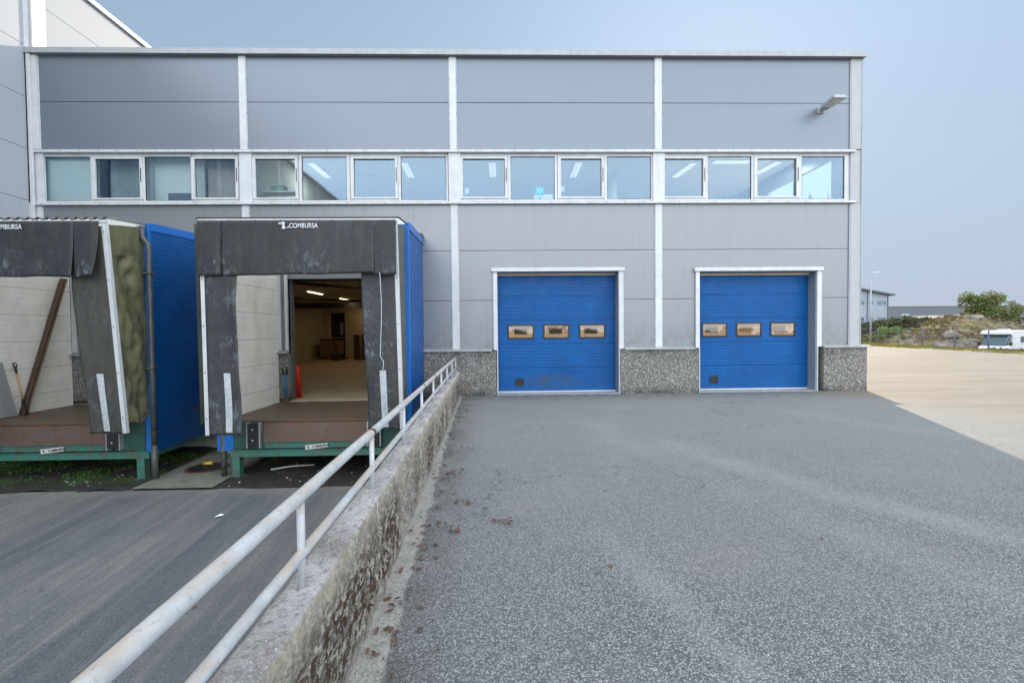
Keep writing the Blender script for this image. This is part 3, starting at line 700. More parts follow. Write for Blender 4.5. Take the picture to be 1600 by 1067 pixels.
# sectional doors
def door(x0,x1,ztop,wins,vent,label):
    D = thing('sectional_door', label, 'garage door', ((x0+x1)/2,.32,0), 'blue sectional doors')
    js = [.055,.69,1.345,1.985,2.62,ztop]
    ops = [(a,b,1.475,1.855) for a,b in wins]
    leaf = MB()
    for k in range(5): cells(leaf, x0-.06, x1+.06, js[k]+.005, js[k+1]-.005, .32, .36, ops)
    cells(leaf, x0-.06, x1+.06, .055, ztop, .345, .352, ops)
    leaf.build('leaf', M['blue'], D)
    MB().box(x0-.05,x1+.05,.305,.36,.025,.054).build('bottom_seal', M['white'], D)
    MB().box(x0-.05,x1+.05,.22,.319,ztop-.03,ztop+.02).build('head_seal', M['handle_cream'], D)
    for a,b in wins:
        f = MB(); z0,z1=1.475,1.855; w=.035
        f.box(a-w*.2,a+w,.300,.345,z0-.01,z1+.01); f.box(b-w,b+w*.2,.300,.345,z0-.01,z1+.01); f.box(a+w,b-w,.300,.345,z0-.01,z0+w); f.box(a+w,b-w,.300,.345,z1-w,z1+.01)
        fo = f.build('window', M['black'], D, bevel=.008)
        a2,b2,z2,z3 = a+w,b-w,z0+w,z1-w
        MB().add([(a2,.315,z2),(b2,.315,z2),(b2,.315,z3),(a2,.315,z3)],[(0,1,2,3)]).build('pane', M['door_glass'], fo)
        i=MB(); dx,dz=.14,.085; o=[(a2,.33,z2),(b2,.33,z2),(b2,.33,z3),(a2,.33,z3)]; n=[(a2+dx,.50,z2+dz),(b2-dx,.50,z2+dz),(b2-dx,.50,z3-dz),(a2+dx,.50,z3-dz)]
        i.add(o+n,[(0,1,5,4),(1,2,6,5),(2,3,7,6),(3,0,4,7)]); i.build('inner_reveal', M['reveal'], fo)
    a,b = vent; v=MB(); v.box(a,b,.300,.318,.20,.205+.02); v.box(a,b,.300,.318,.38,.40); v.box(a,a+.02,.300,.318,.225,.38); v.box(b-.02,b,.300,.318,.225,.38)
    for k in range(5): v.box(a+.02,b-.02,.307,.318,.235+k*.03,.248+k*.03)
    v.box(a+.02,b-.02,.3185,.3195,.225,.38)
    v.build('vent', M['black'], D)
    return D
M['reveal_grey'] = weathered('blue_grey_reveal', (.20,.235,.28), (.15,.18,.2), .5)
M['handle_cream'] = weathered('cream_brush_seal', (.62,.50,.35), (.4,.33,.25), .6)
m_ = NT('tan_acrylic_reveal'); M['reveal'] = m_.set(m_.mix(m_.ramp(m_.noise(22,4,.7,dist=1.0), .35,.65), (.92,.72,.50), (.45,.32,.22)), .25)  # tan mottling paints the warped reflections of the acrylic windows
door(-.083,3.123,3.20,[(.19,.90),(1.155,1.86),(2.13,2.84)],(.38,.62),'blue sectional door with a grimy lower panel, nearer the ramp wall')
door(5.278,8.441,3.17,[(5.50,6.20),(6.45,7.15),(7.395,8.09)],(5.72,5.94),'clean blue sectional door nearer the sunlit building corner')
for (x0,x1,z0,z1) in DO:
    f = MB(); zt = 3.24 if x0<1 else 3.215
    f.box(x0-.105,x0,-.06,.02,1.19,zt); f.box(x1,x1+.125,-.06,.02,1.19,zt)
    f.box(x0-.145,x1+.145,-.10,.02,zt,zt+.095)
    f.box(x0-.022,x0,-.075,.10,0,1.19); f.box(x1,x1+.022,-.075,.10,0,1.19)
    f.build('door_surround', M['white'], W, bevel=.005)
    r = MB(); r.box(x0,x0+.012,.001,.30,.023,z1-.013) ; r.box(x1-.012,x1,.001,.30,.023,z1-.013); r.box(x0,x1,.001,.3,z1-.012,z1-.001)
    r.build('door_reveal', M['reveal_grey'], W)
    s_ = MB(); s_.box(x0,x1,-.04,.34,.004,.022); s_.build('door_threshold', M['steel'], W)

# hall interior
MB().box(-12.5,9.5,.101,20.2,-.14,FL).build('hall_floor', M['hall_floor'], W)
MB().box(-12.4,9.5,.3,20.2,3.65,3.75).build('hall_ceiling', M['hall_ceiling'], W)
hw = MB(); hw.box(-12.4,-12.3,.3,20.1,FL,3.65); hw.box(9.4,9.5,.3,20.1,FL,3.65)
cells(hw,-12.3,9.4,FL,3.65,20.0,20.15,[(-11.85,-10.85,FL,3.05)])
hw.box(-6.9,-6.8,.34,2.2,FL,3.65); hw.box(-1.6,-1.5,.3,16,FL,3.65)
hw.build('hall_wall', M['hall_wall'], W)
hr = MB(); hr.box(-12.29,-12.25,.4,19.98,1.28,1.32); hr.box(-12.2,-1.6,19.96,19.99,1.30,1.34); hr.build('wall_rail', M['handle_cream'], W)
dj = MB(); dj.box(-5.66,-5.4,-.051,.0,1.24,3.2); 
dj = MB(); 
for a,b in ((-5.82,-5.52),(-2.40,-2.15),(-11.0,-10.70),(-7.65,-7.4)): dj.box(a,a+.12,-.055,-.002,1.24,3.3); dj.build('dock_door_surround', M['white'], W); dj=MB(); dj.box(b-.07 if a<-5.5 or a<-8 else a-.001+.0,b if a<-5.5 else a+.06,-.06,.1,1.24,3.3); dj.build('dock_door_surround', M['white'], W); dj=MB()
dk = MB()
for a,b,c,d in DK:
    for q_ in (a,b-.03): MB().box(q_,q_+.03,.102,.28,FL,3.1).build('dock_door_track', M['grey_dark'], W)
def hall_light(x,y0,y1,label,E_=14):
    t = thing('strip_light',label,'ceiling light',(x,(y0+y1)/2,3.6),'warm strip lights in the hall')
    MB().box(x-.08,x+.08,y0,y1,3.60,3.648).build('housing', M['paper'], t)
    MB().box(x-.055,x+.055,y0+.05,y1-.05,3.565,3.598).build('tube', M['tube_warm'], t)
    l = bpy.data.lights.new('strip_glow','AREA'); l.shape='RECTANGLE'; l.size=.15; l.size_y=y1-y0; l.energy=E_*.7; l.color=(1,.74,.42)
    lo_ = bpy.data.objects.new('strip_glow', l); col.objects.link(lo_); lo_.parent=t; lo_.location=(0,0,-.06)
hall_light(-8.85,9.2,10.9,'lit strip light nearest inside the open dock door')
hall_light(-8.95,13.7,15.6,'lit strip light in the middle of the hall ceiling row')
hall_light(-9.1,18.0,19.4,'lit strip light farthest back, against the rear wall')
hall_light(-4.5,5,6.8,'lit strip light over the hall floor beside the dividing wall')
hall_light(1.6,4,6,'lit strip light behind the door nearer the ramp wall',110)  # lamps added behind both doors to brighten their window panes
hall_light(6.8,4,6,'lit strip light behind the door nearer the building corner',110)
t = thing('roof_truss','black steel beam and pipes hanging below the hall ceiling','pipework',(-8,10,3.4))
tr = MB(); tr.box(-12.2,-1.7,15.6,15.75,3.15,3.45); tr.box(-12.0,-11.85,.6,15.5,3.25,3.45); tr.build('beam', M['dark_steel'], t)
tr = MB(); tr.tube([(-12,8,3.45),(-9.5,11,3.38),(-6,15,3.38)],.05); tr.tube([(-7.6,3.2,3.42),(-4.6,7.5,3.42)],.05); tr.tube([(-12,2.0,3.3),(-1.7,2.0,3.3)],.05); tr.tube([(-11.2,8,3.3),(-11.2,15.4,3.3)],.04)
tr.build('pipe', M['dark_steel'], t)
tr = MB(); 
for x,y in ((-9.5,11),(-7,13.9),(-6.5,4.9),(-6,15)): tr.tube([(x,y,3.64),(x,y,3.4)],.02,6)
tr.build('hanger', M['dark_steel'], t)
t = thing('doorway','dark open doorway in the rear wall of the hall','doorway',(-11.35,20.05,FL))
MB().box(-11.84,-10.86,20.16,20.19,FL+.01,3.04).build('opening', M['black'], t)
MB().box(-11.2,-11.0,20.10,20.12,1.55,2.35).build('lit_pane', M['mat_grey'], t)
t = thing('cardboard_box','large brown cardboard box against the rear wall of the hall','box',(-11.6,18.6,FL))
b_ = MB(); b_.box(-11.95,-10.75,18.4,19.4,FL+.14,1.15); b_.build('body', M['card'], t, bevel=.02)
b_ = MB(); b_.hexa([(-11.95,18.38,1.15),(-10.75,18.38,1.15),(-10.75,18.4,1.15),(-11.95,18.4,1.15),(-11.9,18.15,1.3),(-10.8,18.1,1.27),(-10.8,18.12,1.28),(-11.9,18.17,1.31)]); b_.build('flap', M['card'], t)
b_ = MB(); 
for x in (-11.9,-11.4,-10.9): b_.box(x-.05,x+.1,18.4,19.4,FL+.005,FL+.13)
b_.build('pallet_foot', M['pallet'], t)
def pallet_stack(x,y,n,label):
    for k in range(n):
        z = FL+.005+k*.147
        t = thing('pallet', f'{label}, {["lowest","second","third","fourth","fifth","sixth","seventh","eighth","ninth","tenth","topmost"][k if k<n-1 else 10]} in its stack','pallet',(x,y,z),'wooden pallets stacked in the hall')
        d = MB(); dxk = random.uniform(-.03,.03)
        for i in range(5): d.box(x-.6+dxk,x+.6+dxk,y-.4+i*.175,y-.4+i*.175+.1,z+.12,z+.142)
        d.build('deck_board', M['pallet'], t)
        d = MB()
        for i in range(3):
            for j in range(3): d.box(x-.6+dxk+i*.52,x-.6+dxk+i*.52+.15,y-.4+j*.35,y-.4+j*.35+.1,z+.022,z+.119)
        for j in range(3): d.box(x-.6+dxk,x+.6+dxk,y-.4+j*.35,y-.3+j*.35,z,z+.021)
        d.build('block', M['pallet'], t)
pallet_stack(-8.9,18.0,11,'dark wooden pallet in the hall')
t = thing('pallet_truck','black pallet truck parked beside the pallets in the hall','pallet truck',(-10.3,17.6,FL))
b_=MB(); b_.box(-10.7,-10.5,17,18.2,FL+.05,FL+.13); b_.build('fork', M['dark_steel'], t); b_=MB(); b_.box(-10.2,-10.0,17,18.2,FL+.05,FL+.13); b_.build('fork', M['dark_steel'], t)
b_=MB(); b_.box(-10.75,-9.95,16.75,17.0,FL+.08,FL+.45); b_.build('pump_body', M['dark_steel'], t, bevel=.04)
MB().tube([(-10.35,16.85,.35),(-10.35,16.5,1.1),(-10.35,16.48,1.16)],.03).build('handle', M['dark_steel'], t)
b_=MB(); b_.tube([(-10.45,16.8,FL+.09),(-10.25,16.8,FL+.09)],.09); b_.build('wheel', M['bumper'], t)
t = thing('bollard','short red bollard just inside the open dock door','bollard',(-5.60,.62,FL))
MB().tube([(-5.60,.62,FL+.012),(-5.60,.62,.78),(-5.60,.62,.80)],[.095,.095,.085],20).build('post', M['red'], t)
MB().box(-5.73,-5.47,.49,.75,FL+.001,FL+.011).build('base_plate', M['red'], t)

# floodlight on the facade
t = thing('floodlight','flat grey floodlight jutting from the upper facade near the corner','floodlight',(8.55,0,7.45))
MB().box(8.44,8.62,-.035,-.002,7.36,7.52).build('wall_bracket', M['coping'], t, bevel=.006)
MB().tube([(8.53,-.03,7.44),(8.54,-.10,7.42),(8.56,-.22,7.45)],.035).build('arm', M['coping'], t)
hd = MB()
ax = Vector((.05,-1,.06)).normalized(); sd = Vector((1,.05,0)).normalized(); up_ = sd.cross(ax)*1.0
if up_.z<0: up_=-up_
o_ = Vector((8.54,-.09,7.43))
def hp(a,b,c): return o_+ax*a+sd*b+up_*c
hd.hexa([hp(0,-.09,-.02),hp(.60,-.19,-.03),hp(.60,.19,-.03),hp(0,.10,-.03),hp(0,-.08,.10),hp(.57,-.15,.075),hp(.57,.15,.075),hp(0,.08,.10)])
hd.build('lamp_head', M['coping'], t, bevel=.02)
hd = MB(); hd.hexa([hp(.16,-.10,-.04),hp(.55,-.15,-.04),hp(.55,.15,-.04),hp(.16,.10,-.04),hp(.16,-.10,-.031),hp(.55,-.15,-.031),hp(.55,.15,-.031),hp(.16,.10,-.031)]); hd.build('lens', M['sign'], t)

# ------------------------------------------------------------------ tall wing at the left
V = thing('tall_wing','tall pale clad building standing at right angles to the warehouse at the left','building',(-11.9,0,0))
wp = MB(); zs=[-1.3,0,1.2,2.5,3.8,5.11,6.41,7.70,9.0,10.28,11.35]
ysj=[-27,-18.2-.11,-12.9-.11,-7.6-.11,-2.3-.11,.0]
for k in range(len(zs)-1): wp.box(-12.0,-11.9,-27,-.02 if zs[k]<8.9 else 30,zs[k]+G,zs[k+1]-G)
for i in range(1): pass
wp.build('wall_panel', M['wing'], V)
MB().box(-12.3,-12.002,-27,.0,-1.3,11.3).build('inner_wall', M['backing'], V); MB().box(-12.3,-12.002,.0,30,8.7,11.3).build('inner_wall', M['backing'], V)
for y in (-23.5,-18.2,-12.9,-7.6,-2.3): MB().box(-11.898,-11.84,y-.12,y+.12,-1.28,11.3).build('pilaster', M['white'], V)
MB().box(-11.898,-11.80,.02,.38,8.98,11.3).build('pilaster', M['white'], V)
MB().box(-11.898,-11.86,-.11,-.0,5.05,11.3).build('pilaster', M['white'], V)
vc = MB(); vc.box(-12.4,-11.82,-27,30,11.35,11.50); vc.build('roof_coping', M['white'], V, bevel=.01)
MB().box(-40,-12.35,-27,30,11.1,11.34).build('roof', M['roof_felt'], V)
MB().box(-40,-39.8,-27,30,-1.3,11.1).build('wall_panel', M['wing'], V); MB().box(-39.8,-12.3,-27,-26.9,-1.3,11.1).build('wall_panel', M['wing'], V); MB().box(-39.8,-12.3,29.9,30,-1.3,11.1).build('wall_panel', M['wing'], V)

# ------------------------------------------------------------------ dock shelters
def emblem(parent, x, y, z, s, mat, k=1.0):
    """small printed mark: a round trunk with two pointed flags"""
    e = MB()
    e.prism([(x+.30*s,z+.9*s),(x+.62*s,z+1.0*s),(x+.86*s,z+.86*s),(x+.74*s,z+.5*s),(x+.95*s,z+.1*s),(x+.62*s,z-.06*s),(x+.35*s,z+.08*s),(x+.52*s,z+.42*s)],'y',y,y+.002)
    e.prism([(x-.05*s,z+.86*s),(x+.26*s,z+.86*s),(x+.36*s,z+.50*s),(x+.14*s,z+.70*s),(x,z+.58*s)],'y',y,y+.002)
    e.prism([(x+1.0*s,z+.1*s),(x+1.35*s,z+.1*s),(x+1.38*s,z+.42*s),(x+1.2*s,z+.26*s)],'y',y,y+.002)
    return e.build('emblem', mat, parent)
def shelter(xr, mossy, label):
    xo = xr-3.95; xl = xr-3.8
    S = thing('dock_shelter', label, 'dock shelter', ((xl+xr)/2,-1.8,-.72), 'blue dock shelters')
    w = MB(); xq=xr-.14; w.hexa([(xr-.03,-2.5,-.72),(xr,-2.5,-.72),(xq,-.005,-.72),(xq-.03,-.005,-.72),(xr-.03,-2.5,3.95),(xr,-2.5,3.95),(xq,-.005,4.13),(xq-.03,-.005,4.13)])
    w.build('side_wall', M['blue_side'], S); w=MB(); w.hexa([(xo,-2.5,-.72),(xo+.03,-2.5,-.72),(xo+.03,-.005,-.72),(xo,-.005,-.72),(xo,-2.5,3.95),(xo+.03,-2.5,3.95),(xo+.03,-.005,4.13),(xo,-.005,4.13)])
    w.build('side_wall', M['blue_side'], S)
    w = MB()
    for a,b in ((xr-.21,xr-.18),(xo+.031,xo+.06)): w.hexa([(a,-2.45,-.4),(b,-2.45,-.4),(b,-.06,-.4),(a,-.06,-.4),(a,-2.45,3.9),(b,-2.45,3.9),(b,-.06,4.05),(a,-.06,4.05)]); w.build('inner_lining', M['cream'], S); w=MB()
    w = MB(); w.box(xr-.16,xr+.012,-2.56,-2.501,-.72,3.94); w.build('corner_post', M['blue_post'], S, bevel=.006); w=MB(); w.box(xo-.012,xl+.16,-2.56,-2.501,-.72,3.94); w.build('corner_post', M['blue_post'], S, bevel=.006)
    tr = MB(); tr.hexa([(xr+.002,-2.5,3.80),(xr+.02,-2.5,3.80),(xq+.02,-.005,3.98),(xq+.002,-.005,3.98),(xr+.002,-2.5,3.96),(xr+.02,-2.5,3.96),(xq+.02,-.005,4.14),(xq+.002,-.005,4.14)]); tr.build('eaves_trim', M['blue_post'], S)
    # roof sheet: corrugated on the mossy one
    rf = MB(); yf=-3.56
    def rfun(u,v):
        x0_=(xl+.17)+(xo-xl-.17)*v; x1_=xr+.02-.12*v; x = x0_+u*(x1_-x0_); y = yf+v*(3.55); z = 3.80+(.36*v)
        if mossy: z += .018*math.sin(x*2*math.pi/.17)
        return (x,y,z)
    rf.grid(230 if mossy else 8,8,rfun); rf.build('roof', M['fibre_roof'], S)
    re_=MB(); re_.grid(230 if mossy else 8,1,lambda u,v:(rfun(u,0)[0],yf-.012+v*.05,rfun(u,0)[2]-.004)); re_.build('roof_edge', M['roof_dock'], S, solid=.016)
    re_=MB(); re_.grid(1,8,lambda u,v:(xr+.0-.13*v+u*.03,yf+v*3.55,3.802+.36*v)); re_.build('roof_edge', M['roof_dock'], S, solid=.016)
    MB().box(xo-.05,xr-.13,-.06,-.002,4.03,4.25).build('wall_flashing', M['grey_dark'], S)
    # front frame
    yt, yb = -3.5, -3.17
    ft = MB(); ft.box(xl+.20,xr+.0,yt-.06,yt+.0,3.715,3.775); 
    ft.build('header_rail', M['white'], S, bevel=.004)
    bo = MB()
    for k in range(8): x=xl+.32+k*.46; bo.tube([(x,yt-.072,3.745),(x,yt-.06,3.745)],.012,8)
    bo.build('bolt', M['rust'], S)
    for sx,x in ((1,xr-.045),(-1,xl+.245)):
        yb = -3.17 if sx>0 else -3.46
        f=MB(); z1,z0=3.71 if sx>0 else 3.70,-.18; a=.035
        f.hexa([(x-a,yb-.05,z0),(x+a,yb-.05,z0),(x+a,yb+.03,z0),(x-a,yb+.03,z0),(x-a,yt-.05,z1),(x+a,yt-.05,z1),(x+a,yt+.03,z1),(x-a,yt+.03,z1)])
        f.build('side_rail', M['white'], S, bevel=.004)
        f=MB()
        for k in range(5):
            t_=.08+k*.22; y=yb+(yt-yb)*t_-.052; z=z0+(z1-z0)*t_
            f.tube([(x,y-.008,z),(x,y,z)],.011,8)
        f.build('bolt', M['rust'], S)
    # side fabric between the front rail and the corner post, rumpled
    for sx,x0,xe in ((1,xr-.02,xr-.07),(-1,xl+.10,xl+.07)):
        yb = -3.17 if sx>0 else -3.46
        def fab(u,v,x0=x0,xe=xe,sx=sx,yb=yb):
            z = -.02+v*(3.72+.15*u); y0 = yb+(yt-yb)*((z+.18)/3.9); y = y0+(-2.57-y0)*u
            amp = (.085 if mossy else .02)*math.sin(u*math.pi)*(1 if v<.85 else .3)
            dz = 0
            if v<.02: dz=.05*math.sin(u*9)
            rp = math.sin((z*3.2+u*5.5)+1.2*noise.noise(Vector((u*2,z*1.5,sx))))*.7+noise.noise(Vector((u*5,z*4,3)))
            return (x0+(xe-x0)*u+amp*rp*sx, y, z+dz)
        f=MB(); f.grid(26,120,fab); f.build('side_fabric', M['tarp'] if mossy else M['tarp_grey'], S)
        f=MB(); xx = (xr-.19) if sx>0 else (xl+.17); f.box(xx-.03,xx+.02,-2.60,-2.562,-.03,3.9); f.build('fabric_rail', M['white'], S)
    # header curtain, slit in three
    segs = ([(xl+.02,xr-.55),(xr-.545,xr-.10)] if mossy else [(xl+.20,xl+.62),(xl+.622,xr-.42),(xr-.415,xr-.02)])
    for k,(a,b) in enumerate(segs):
        def hd_(u,v,a=a,b=b,k=k):
            x=a+(b-a)*u; z=3.745-v*(1.0+(.02*noise.noise(Vector((x*2,0,k)))))
            y=yt-.075-.02*v-.05*v*v*noise.noise(Vector((x*1.1+k*5,z*.7,2)))-.03*v*math.sin(u*math.pi)*(1 if k==1 else .3)
            if mossy and k==1: y -= .10*v*v*u; x -= .05*v*v*u
            if mossy and k==0 : x -= .035*max(0,v-.5)*2*(u**8)
            if not mossy and k==1: z += .03*v*u*u
            return (x,y,z)
        h_=MB(); h_.grid(48,20,hd_); h_.build('header_curtain', M['rubber'], S, solid=.006)
    # side curtains with reflective strips
    for sx in (-1,1):
        yb = -3.17 if sx>0 else -3.46
        a,b = (xl+.285,xl+.88) if sx<0 else (xr-.70,xr-.06)
        def sc2(u,v,a=a,b=b,sx=sx,yb=yb):
            z = 3.66-v*3.84+(.02*noise.noise(Vector((u*3,0,5)))if v==1 else 0); y0 = yt+(yb-yt)*v-.055+(.0)
            inner = (u if sx<0 else 1-u)
            x=a+(b-a)*u
            if sx>0: x += (.03*noise.noise(Vector((0,z*.8,1))) + .03*v)*(1-u)
            else: x += (.05*noise.noise(Vector((0,z*.8,4))) )*u
            bulge = -.04*inner*math.sin(v*3.1)+.05*inner*noise.noise(Vector((u*1.5,z*.9,sx*3)))
            if sx<0: bulge -= .0
            return (x, y0+bulge+.012, z)
        f=MB(); f.grid(14,70,sc2); cu=f.build('side_curtain', M['rubber_moss'] if mossy else M['rubber_side'], S, solid=.006)
        xs_ = (xl+.59) if sx<0 else (xr-.435 if not mossy else xr-.44)
        f=MB()
        def st_(u,v):
            uu=(xs_+u*.125-a)/(b-a); p=sc2(uu,(3.66-(.97-v*1.10))/3.84); return (p[0],p[1]-.009,p[2])
        f.grid(3,20,st_); f.build('reflective_strip', M['tape'], cu)
    # printed name
    lx = xl+1.96 if not mossy else xl+2.0
    dx = 0
    emblem(S, xr-2.12+dx, yt-.104, 3.555+.03, .13, M['letter'])
    text('lettering','COMBURSA',.12,M['letter'],S,(xr-1.935+dx,yt-.108,3.60),bold=.0022,width=.78)
    return S
_m=NT('translucent_fibreglass_roof'); _m.t.nodes.remove(_m.b); _t=_m.n('ShaderNodeBsdfTranslucent'); _t.inputs[0].default_value=(.92,.90,.84,1); _d=_m.n('ShaderNodeBsdfTransparent'); _d.inputs[0].default_value=(.9,.9,.86,1); _x=_m.n('ShaderNodeMixShader'); _x.inputs[0].default_value=.45; _m.l(_t.outputs[0],_x.inputs[1]); _m.l(_d.outputs[0],_x.inputs[2]); _m.l(_x.outputs[0],_m.out.inputs[0]); M['fibre_roof']=_m.m  # translucency added so daylight fills the dock interior
M['roof_dock'] = weathered('mossy_dark_roof_sheet', (.07,.07,.06), (.10,.085,.05), .8, 0, .8, 8)
shelter(-7.12, True, 'blue dock shelter with corrugated roof and mossy side tarpaulin')
shelter(-1.88, False, 'blue dock shelter with flat roof around the lit open dock door')

def leveller(xr, label, bumpers, signx):
    xl = xr-3.8
    L = thing('dock_leveller', label, 'dock leveller', ((xl+xr)/2,-1.3,-1.25), 'green steel dock levellers')
    d=MB(); d.box(xl-.088,xl+.63,-2.5,-.06,-.13,FL-.02); d.build('side_deck', M['deck'], L); d=MB(); d.box(xr-.63,xr-.07,-2.5,-.06,-.13,FL-.02); d.build('side_deck', M['deck'], L)
    d=MB(); d.box(xl+.64,xr-.64,-2.56,-.06,-.14,FL-.01); d.build('platform', M['deck'], L)
    d=MB(); 
    for k in range(12):
        x=xl+.75+k*.21; d.box(x,x+.13,-2.59,-2.561,-.125,-.10)
    d.box(xl+.72,xr-.72,-2.575,-2.5605,-.122,-.103)
    d.build('hinge', M['rust'], L)
    d=MB(); d.hexa([(xl+.82,-2.66,-.52),(xr-.86,-2.66,-.52),(xr-.86,-2.64,-.52),(xl+.82,-2.64,-.52),(xl+.82,-2.62,-.135),(xr-.86,-2.62,-.135),(xr-.86,-2.60,-.135),(xl+.82,-2.60,-.135)]); d.build('lip', M['lip'], L)
    d=MB(); d.box(xl+.16,xl+.80,-2.55,-2.50,-.68,-.13); d.build('front_plate', M['green_plate'], L); d=MB(); d.box(xr-.80,xr-.18,-2.55,-2.50,-.68,-.13); d.build('front_plate', M['green_plate'], L)
    d=MB(); d.box(xl+.82,xr-.82,-2.60,-2.45,-.66,-.53); d.box(xl+.82,xr-.82,-2.45,-2.40,-.53,-.15); d.build('cross_beam', M['green'], L)
    d=MB(); d.box(xl+.10,xr-.10,-2.57,-2.44,-.84,-.705); d.box(xl+.10,xr-.10,-2.60,-2.40,-.704,-.690); d.box(xl+.1,xl+.2,-2.4,-.1,-.84,-.7); d.box(xr-.2,xr-.1,-2.4,-.1,-.84,-.7); d.build('lower_beam', M['green'], L)
    for x in (xl+.14,xr-.34):
        d=MB(); d.box(x,x+.15,-2.58,-2.43,-1.255,-.841); d.box(x-.04,x+.19,-2.62,-2.39,-1.268,-1.254); d.build('leg', M['green'], L)
    for x in (xl+.51,xr-.85):
        d=MB(); d.box(x,x+.22,-2.68,-2.551,-.60,-.14); d.build('bumper', M['bumper'], L, bevel=.012)
        for z in (-.48,-.26): MB().tube([(x+.11,-2.69,z),(x+.11,-2.68,z)],.02,10).build('bolt', M['steel'], L)
        d=MB(); d.box(x+.222,x+.25,-2.66,-2.551,-.64,-.12); d.build('bumper_bracket', M['steel'], L); d=MB(); d.box(x-.03,x-.002,-2.66,-2.551,-.64,-.12); d.build('bumper_bracket', M['steel'], L)
    # small name plate
    s_ = bpy.data.objects.new('name_plate', None)
    p=MB(); sx=signx; p.box(sx,sx+.46,-2.625,-2.612,-.70,-.61)
    o=p.build('name_plate', M['sign'], L)
    me=o.data
    text('lettering','COMBURSA',.075,M['black'],o,(sx+.145,-2.628,-.682),bold=.002,width=.82)
    emblem(o, sx+.025, -2.6275, -.685, .06, M['black'])
    # tilt the plate a little
    piv=Vector((sx,-2.62,-.66)); off=Vector(L.location)
    rot=Matrix.Rotation(R(-6.5),4,'Y')
    o.matrix_local = Matrix.Translation(piv-off) @ rot @ Matrix.Translation(-(piv-off)) 
    return L
bpy_s = leveller(-7.12,'green dock leveller with rusty lip below the mossy dock shelter',None,-9.32)
leveller(-1.88,'green dock leveller with dark lip below the lit open dock door',None,-4.03)
for o in list(bpy.data.objects):
    if o.name.startswith('name_plate') and o.type=='EMPTY': bpy.data.objects.remove(o)

# drainpipes beside the docks
t = thing('drainpipe','dark grey drainpipe down the blue side of the mossy dock shelter','drainpipe',(-7.02,-2.56,-1.25))
MB().tube([(-7.16,-2.66,3.86),(-7.16,-2.66,3.70),(-7.14,-2.67,3.62),(-7.06,-2.64,3.5),(-7.05,-2.64,3.4),(-7.05,-2.64,1.0),(-7.05,-2.64,-.55)],.05,14).build('pipe', M['pipe'], t)
MB().tube([(-7.05,-2.64,-.55),(-7.05,-2.64,-1.26)],.062,14).build('lower_pipe', M['pipe'], t)
d=MB()
for z in (2.9,1.0,-.3): d.box(-7.13,-6.97,-2.72,-2.57,z,z+.03)
d.build('clamp', M['pipe'], t, bevel=.005)
t = thing('drainpipe','short black drainpipe at the left foot of the lit dock','drainpipe',(-5.72,-2.52,-1.25))
MB().tube([(-5.735,-2.53,-.35),(-5.735,-2.53,-1.26)],.052,14).build('pipe', M['pipe'], t); MB().tube([(-5.735,-2.53,-.75),(-5.735,-2.53,-.70)],.062,14).build('collar', M['pipe'], t)

# things standing in the docks
t = thing('shovel','black shovel with pale wooden shaft leaning on the cream dock wall','shovel',(-10.7,-1.35,FL))
a=Vector((-10.76,-1.47,FL-.005)); b=Vector((-10.98,-1.47,1.08)); 
L_=lambda k:a+(b-a)*k
MB().tube([L_(.27),L_(.80)],.017,12).build('shaft', M['handle_wood'], t)
d=MB(); d.tube([L_(.80),L_(.90)],.02,12); q=L_(.90); r_=L_(1.0); s1=Vector((.045,-.075,0)); 
d.tube([q,q+s1+Vector((0,0,.05)),r_+s1,r_-s1,q-s1+Vector((0,0,.05)),q],.013,10); d.build('grip', M['black'], t)
def bl(u,v):
    k=.0+v*.24; w=.135*(1-.0*v)*(1 if v>.15 else .75+v*1.6); c=L_(k); return (c.x+(u-.5)*2*w*.9, c.y-(u-.5)*2*w*.45-.02*(1-(2*u-1)**2), c.z)
d=MB(); d.grid(8,8,bl); d.tube([L_(.2),L_(.30)],.022,10); d.build('blade', M['dark_steel'], t, solid=.004)
for k,(dx,dy,w,lab) in enumerate(((0,0,.17,'wide dark brown board leaning in the mossy dock, left of the narrow one'),(.17,.03,.055,'narrow brown batten leaning beside the wide board in the mossy dock'))):
    a=Vector((-10.90+dx*.6,-1.5+dy,FL-.008)); b=Vector((-10.98+dx*.6,-.35+dy,3.1))
    d=MB(); n=Vector((0,w,0)) ; ax_=Vector((.9,-.45,0)).normalized()*w; th=Vector((.02,.035,0))
    d.hexa([a,a+ax_,a+ax_+th,a+th,b,b+ax_,b+ax_+th,b+th]); tag(d.build('board', M['wood'] if k==0 else M['pallet'], None),lab,'board')
d=MB(); d.hexa([(-10.80,-2.42,FL-.005),(-10.80,-1.61,FL-.005),(-10.82,-1.61,FL-.005),(-10.82,-2.42,FL-.005),(-10.95,-2.42,1.12),(-10.95,-1.74,1.12),(-10.97,-1.74,1.12),(-10.97,-2.42,1.12)])
tag(d.build('sheet_board', M['mat_grey'], None, bevel=.03),'grey sheet leaning on the cream dock wall beside the shovel','board')
t = thing('bolt_cutter','blue long-handled cutter with black grips propped beside the dock door','bolt cutter',(-5.55,-.3,FL))
for k,dx in enumerate((0,.10)):
    MB().tube([(-5.50+dx*.2,-.25,.05),(-5.60+dx,-.2,.62)],.02,10).build('handle', M['tool_blue'], t)
    MB().tube([(-5.60+dx,-.2,.62),(-5.62+dx*1.05,-.19,.82)],.026,10).build('grip', M['black'], t)
MB().box(-5.53,-5.44,-.28,-.22,FL+.0,.06).build('jaw', M['rust'], t)
def cab(k):
    z=2.78-k*1.9; return (-2.20+.02*math.sin(k*5), -3.60, z)
pts=[cab(i/20) for i in range(17)]+[(-2.155,-3.6,1.15),(-2.17,-3.6,1.02),(-2.22,-3.6,.93)]
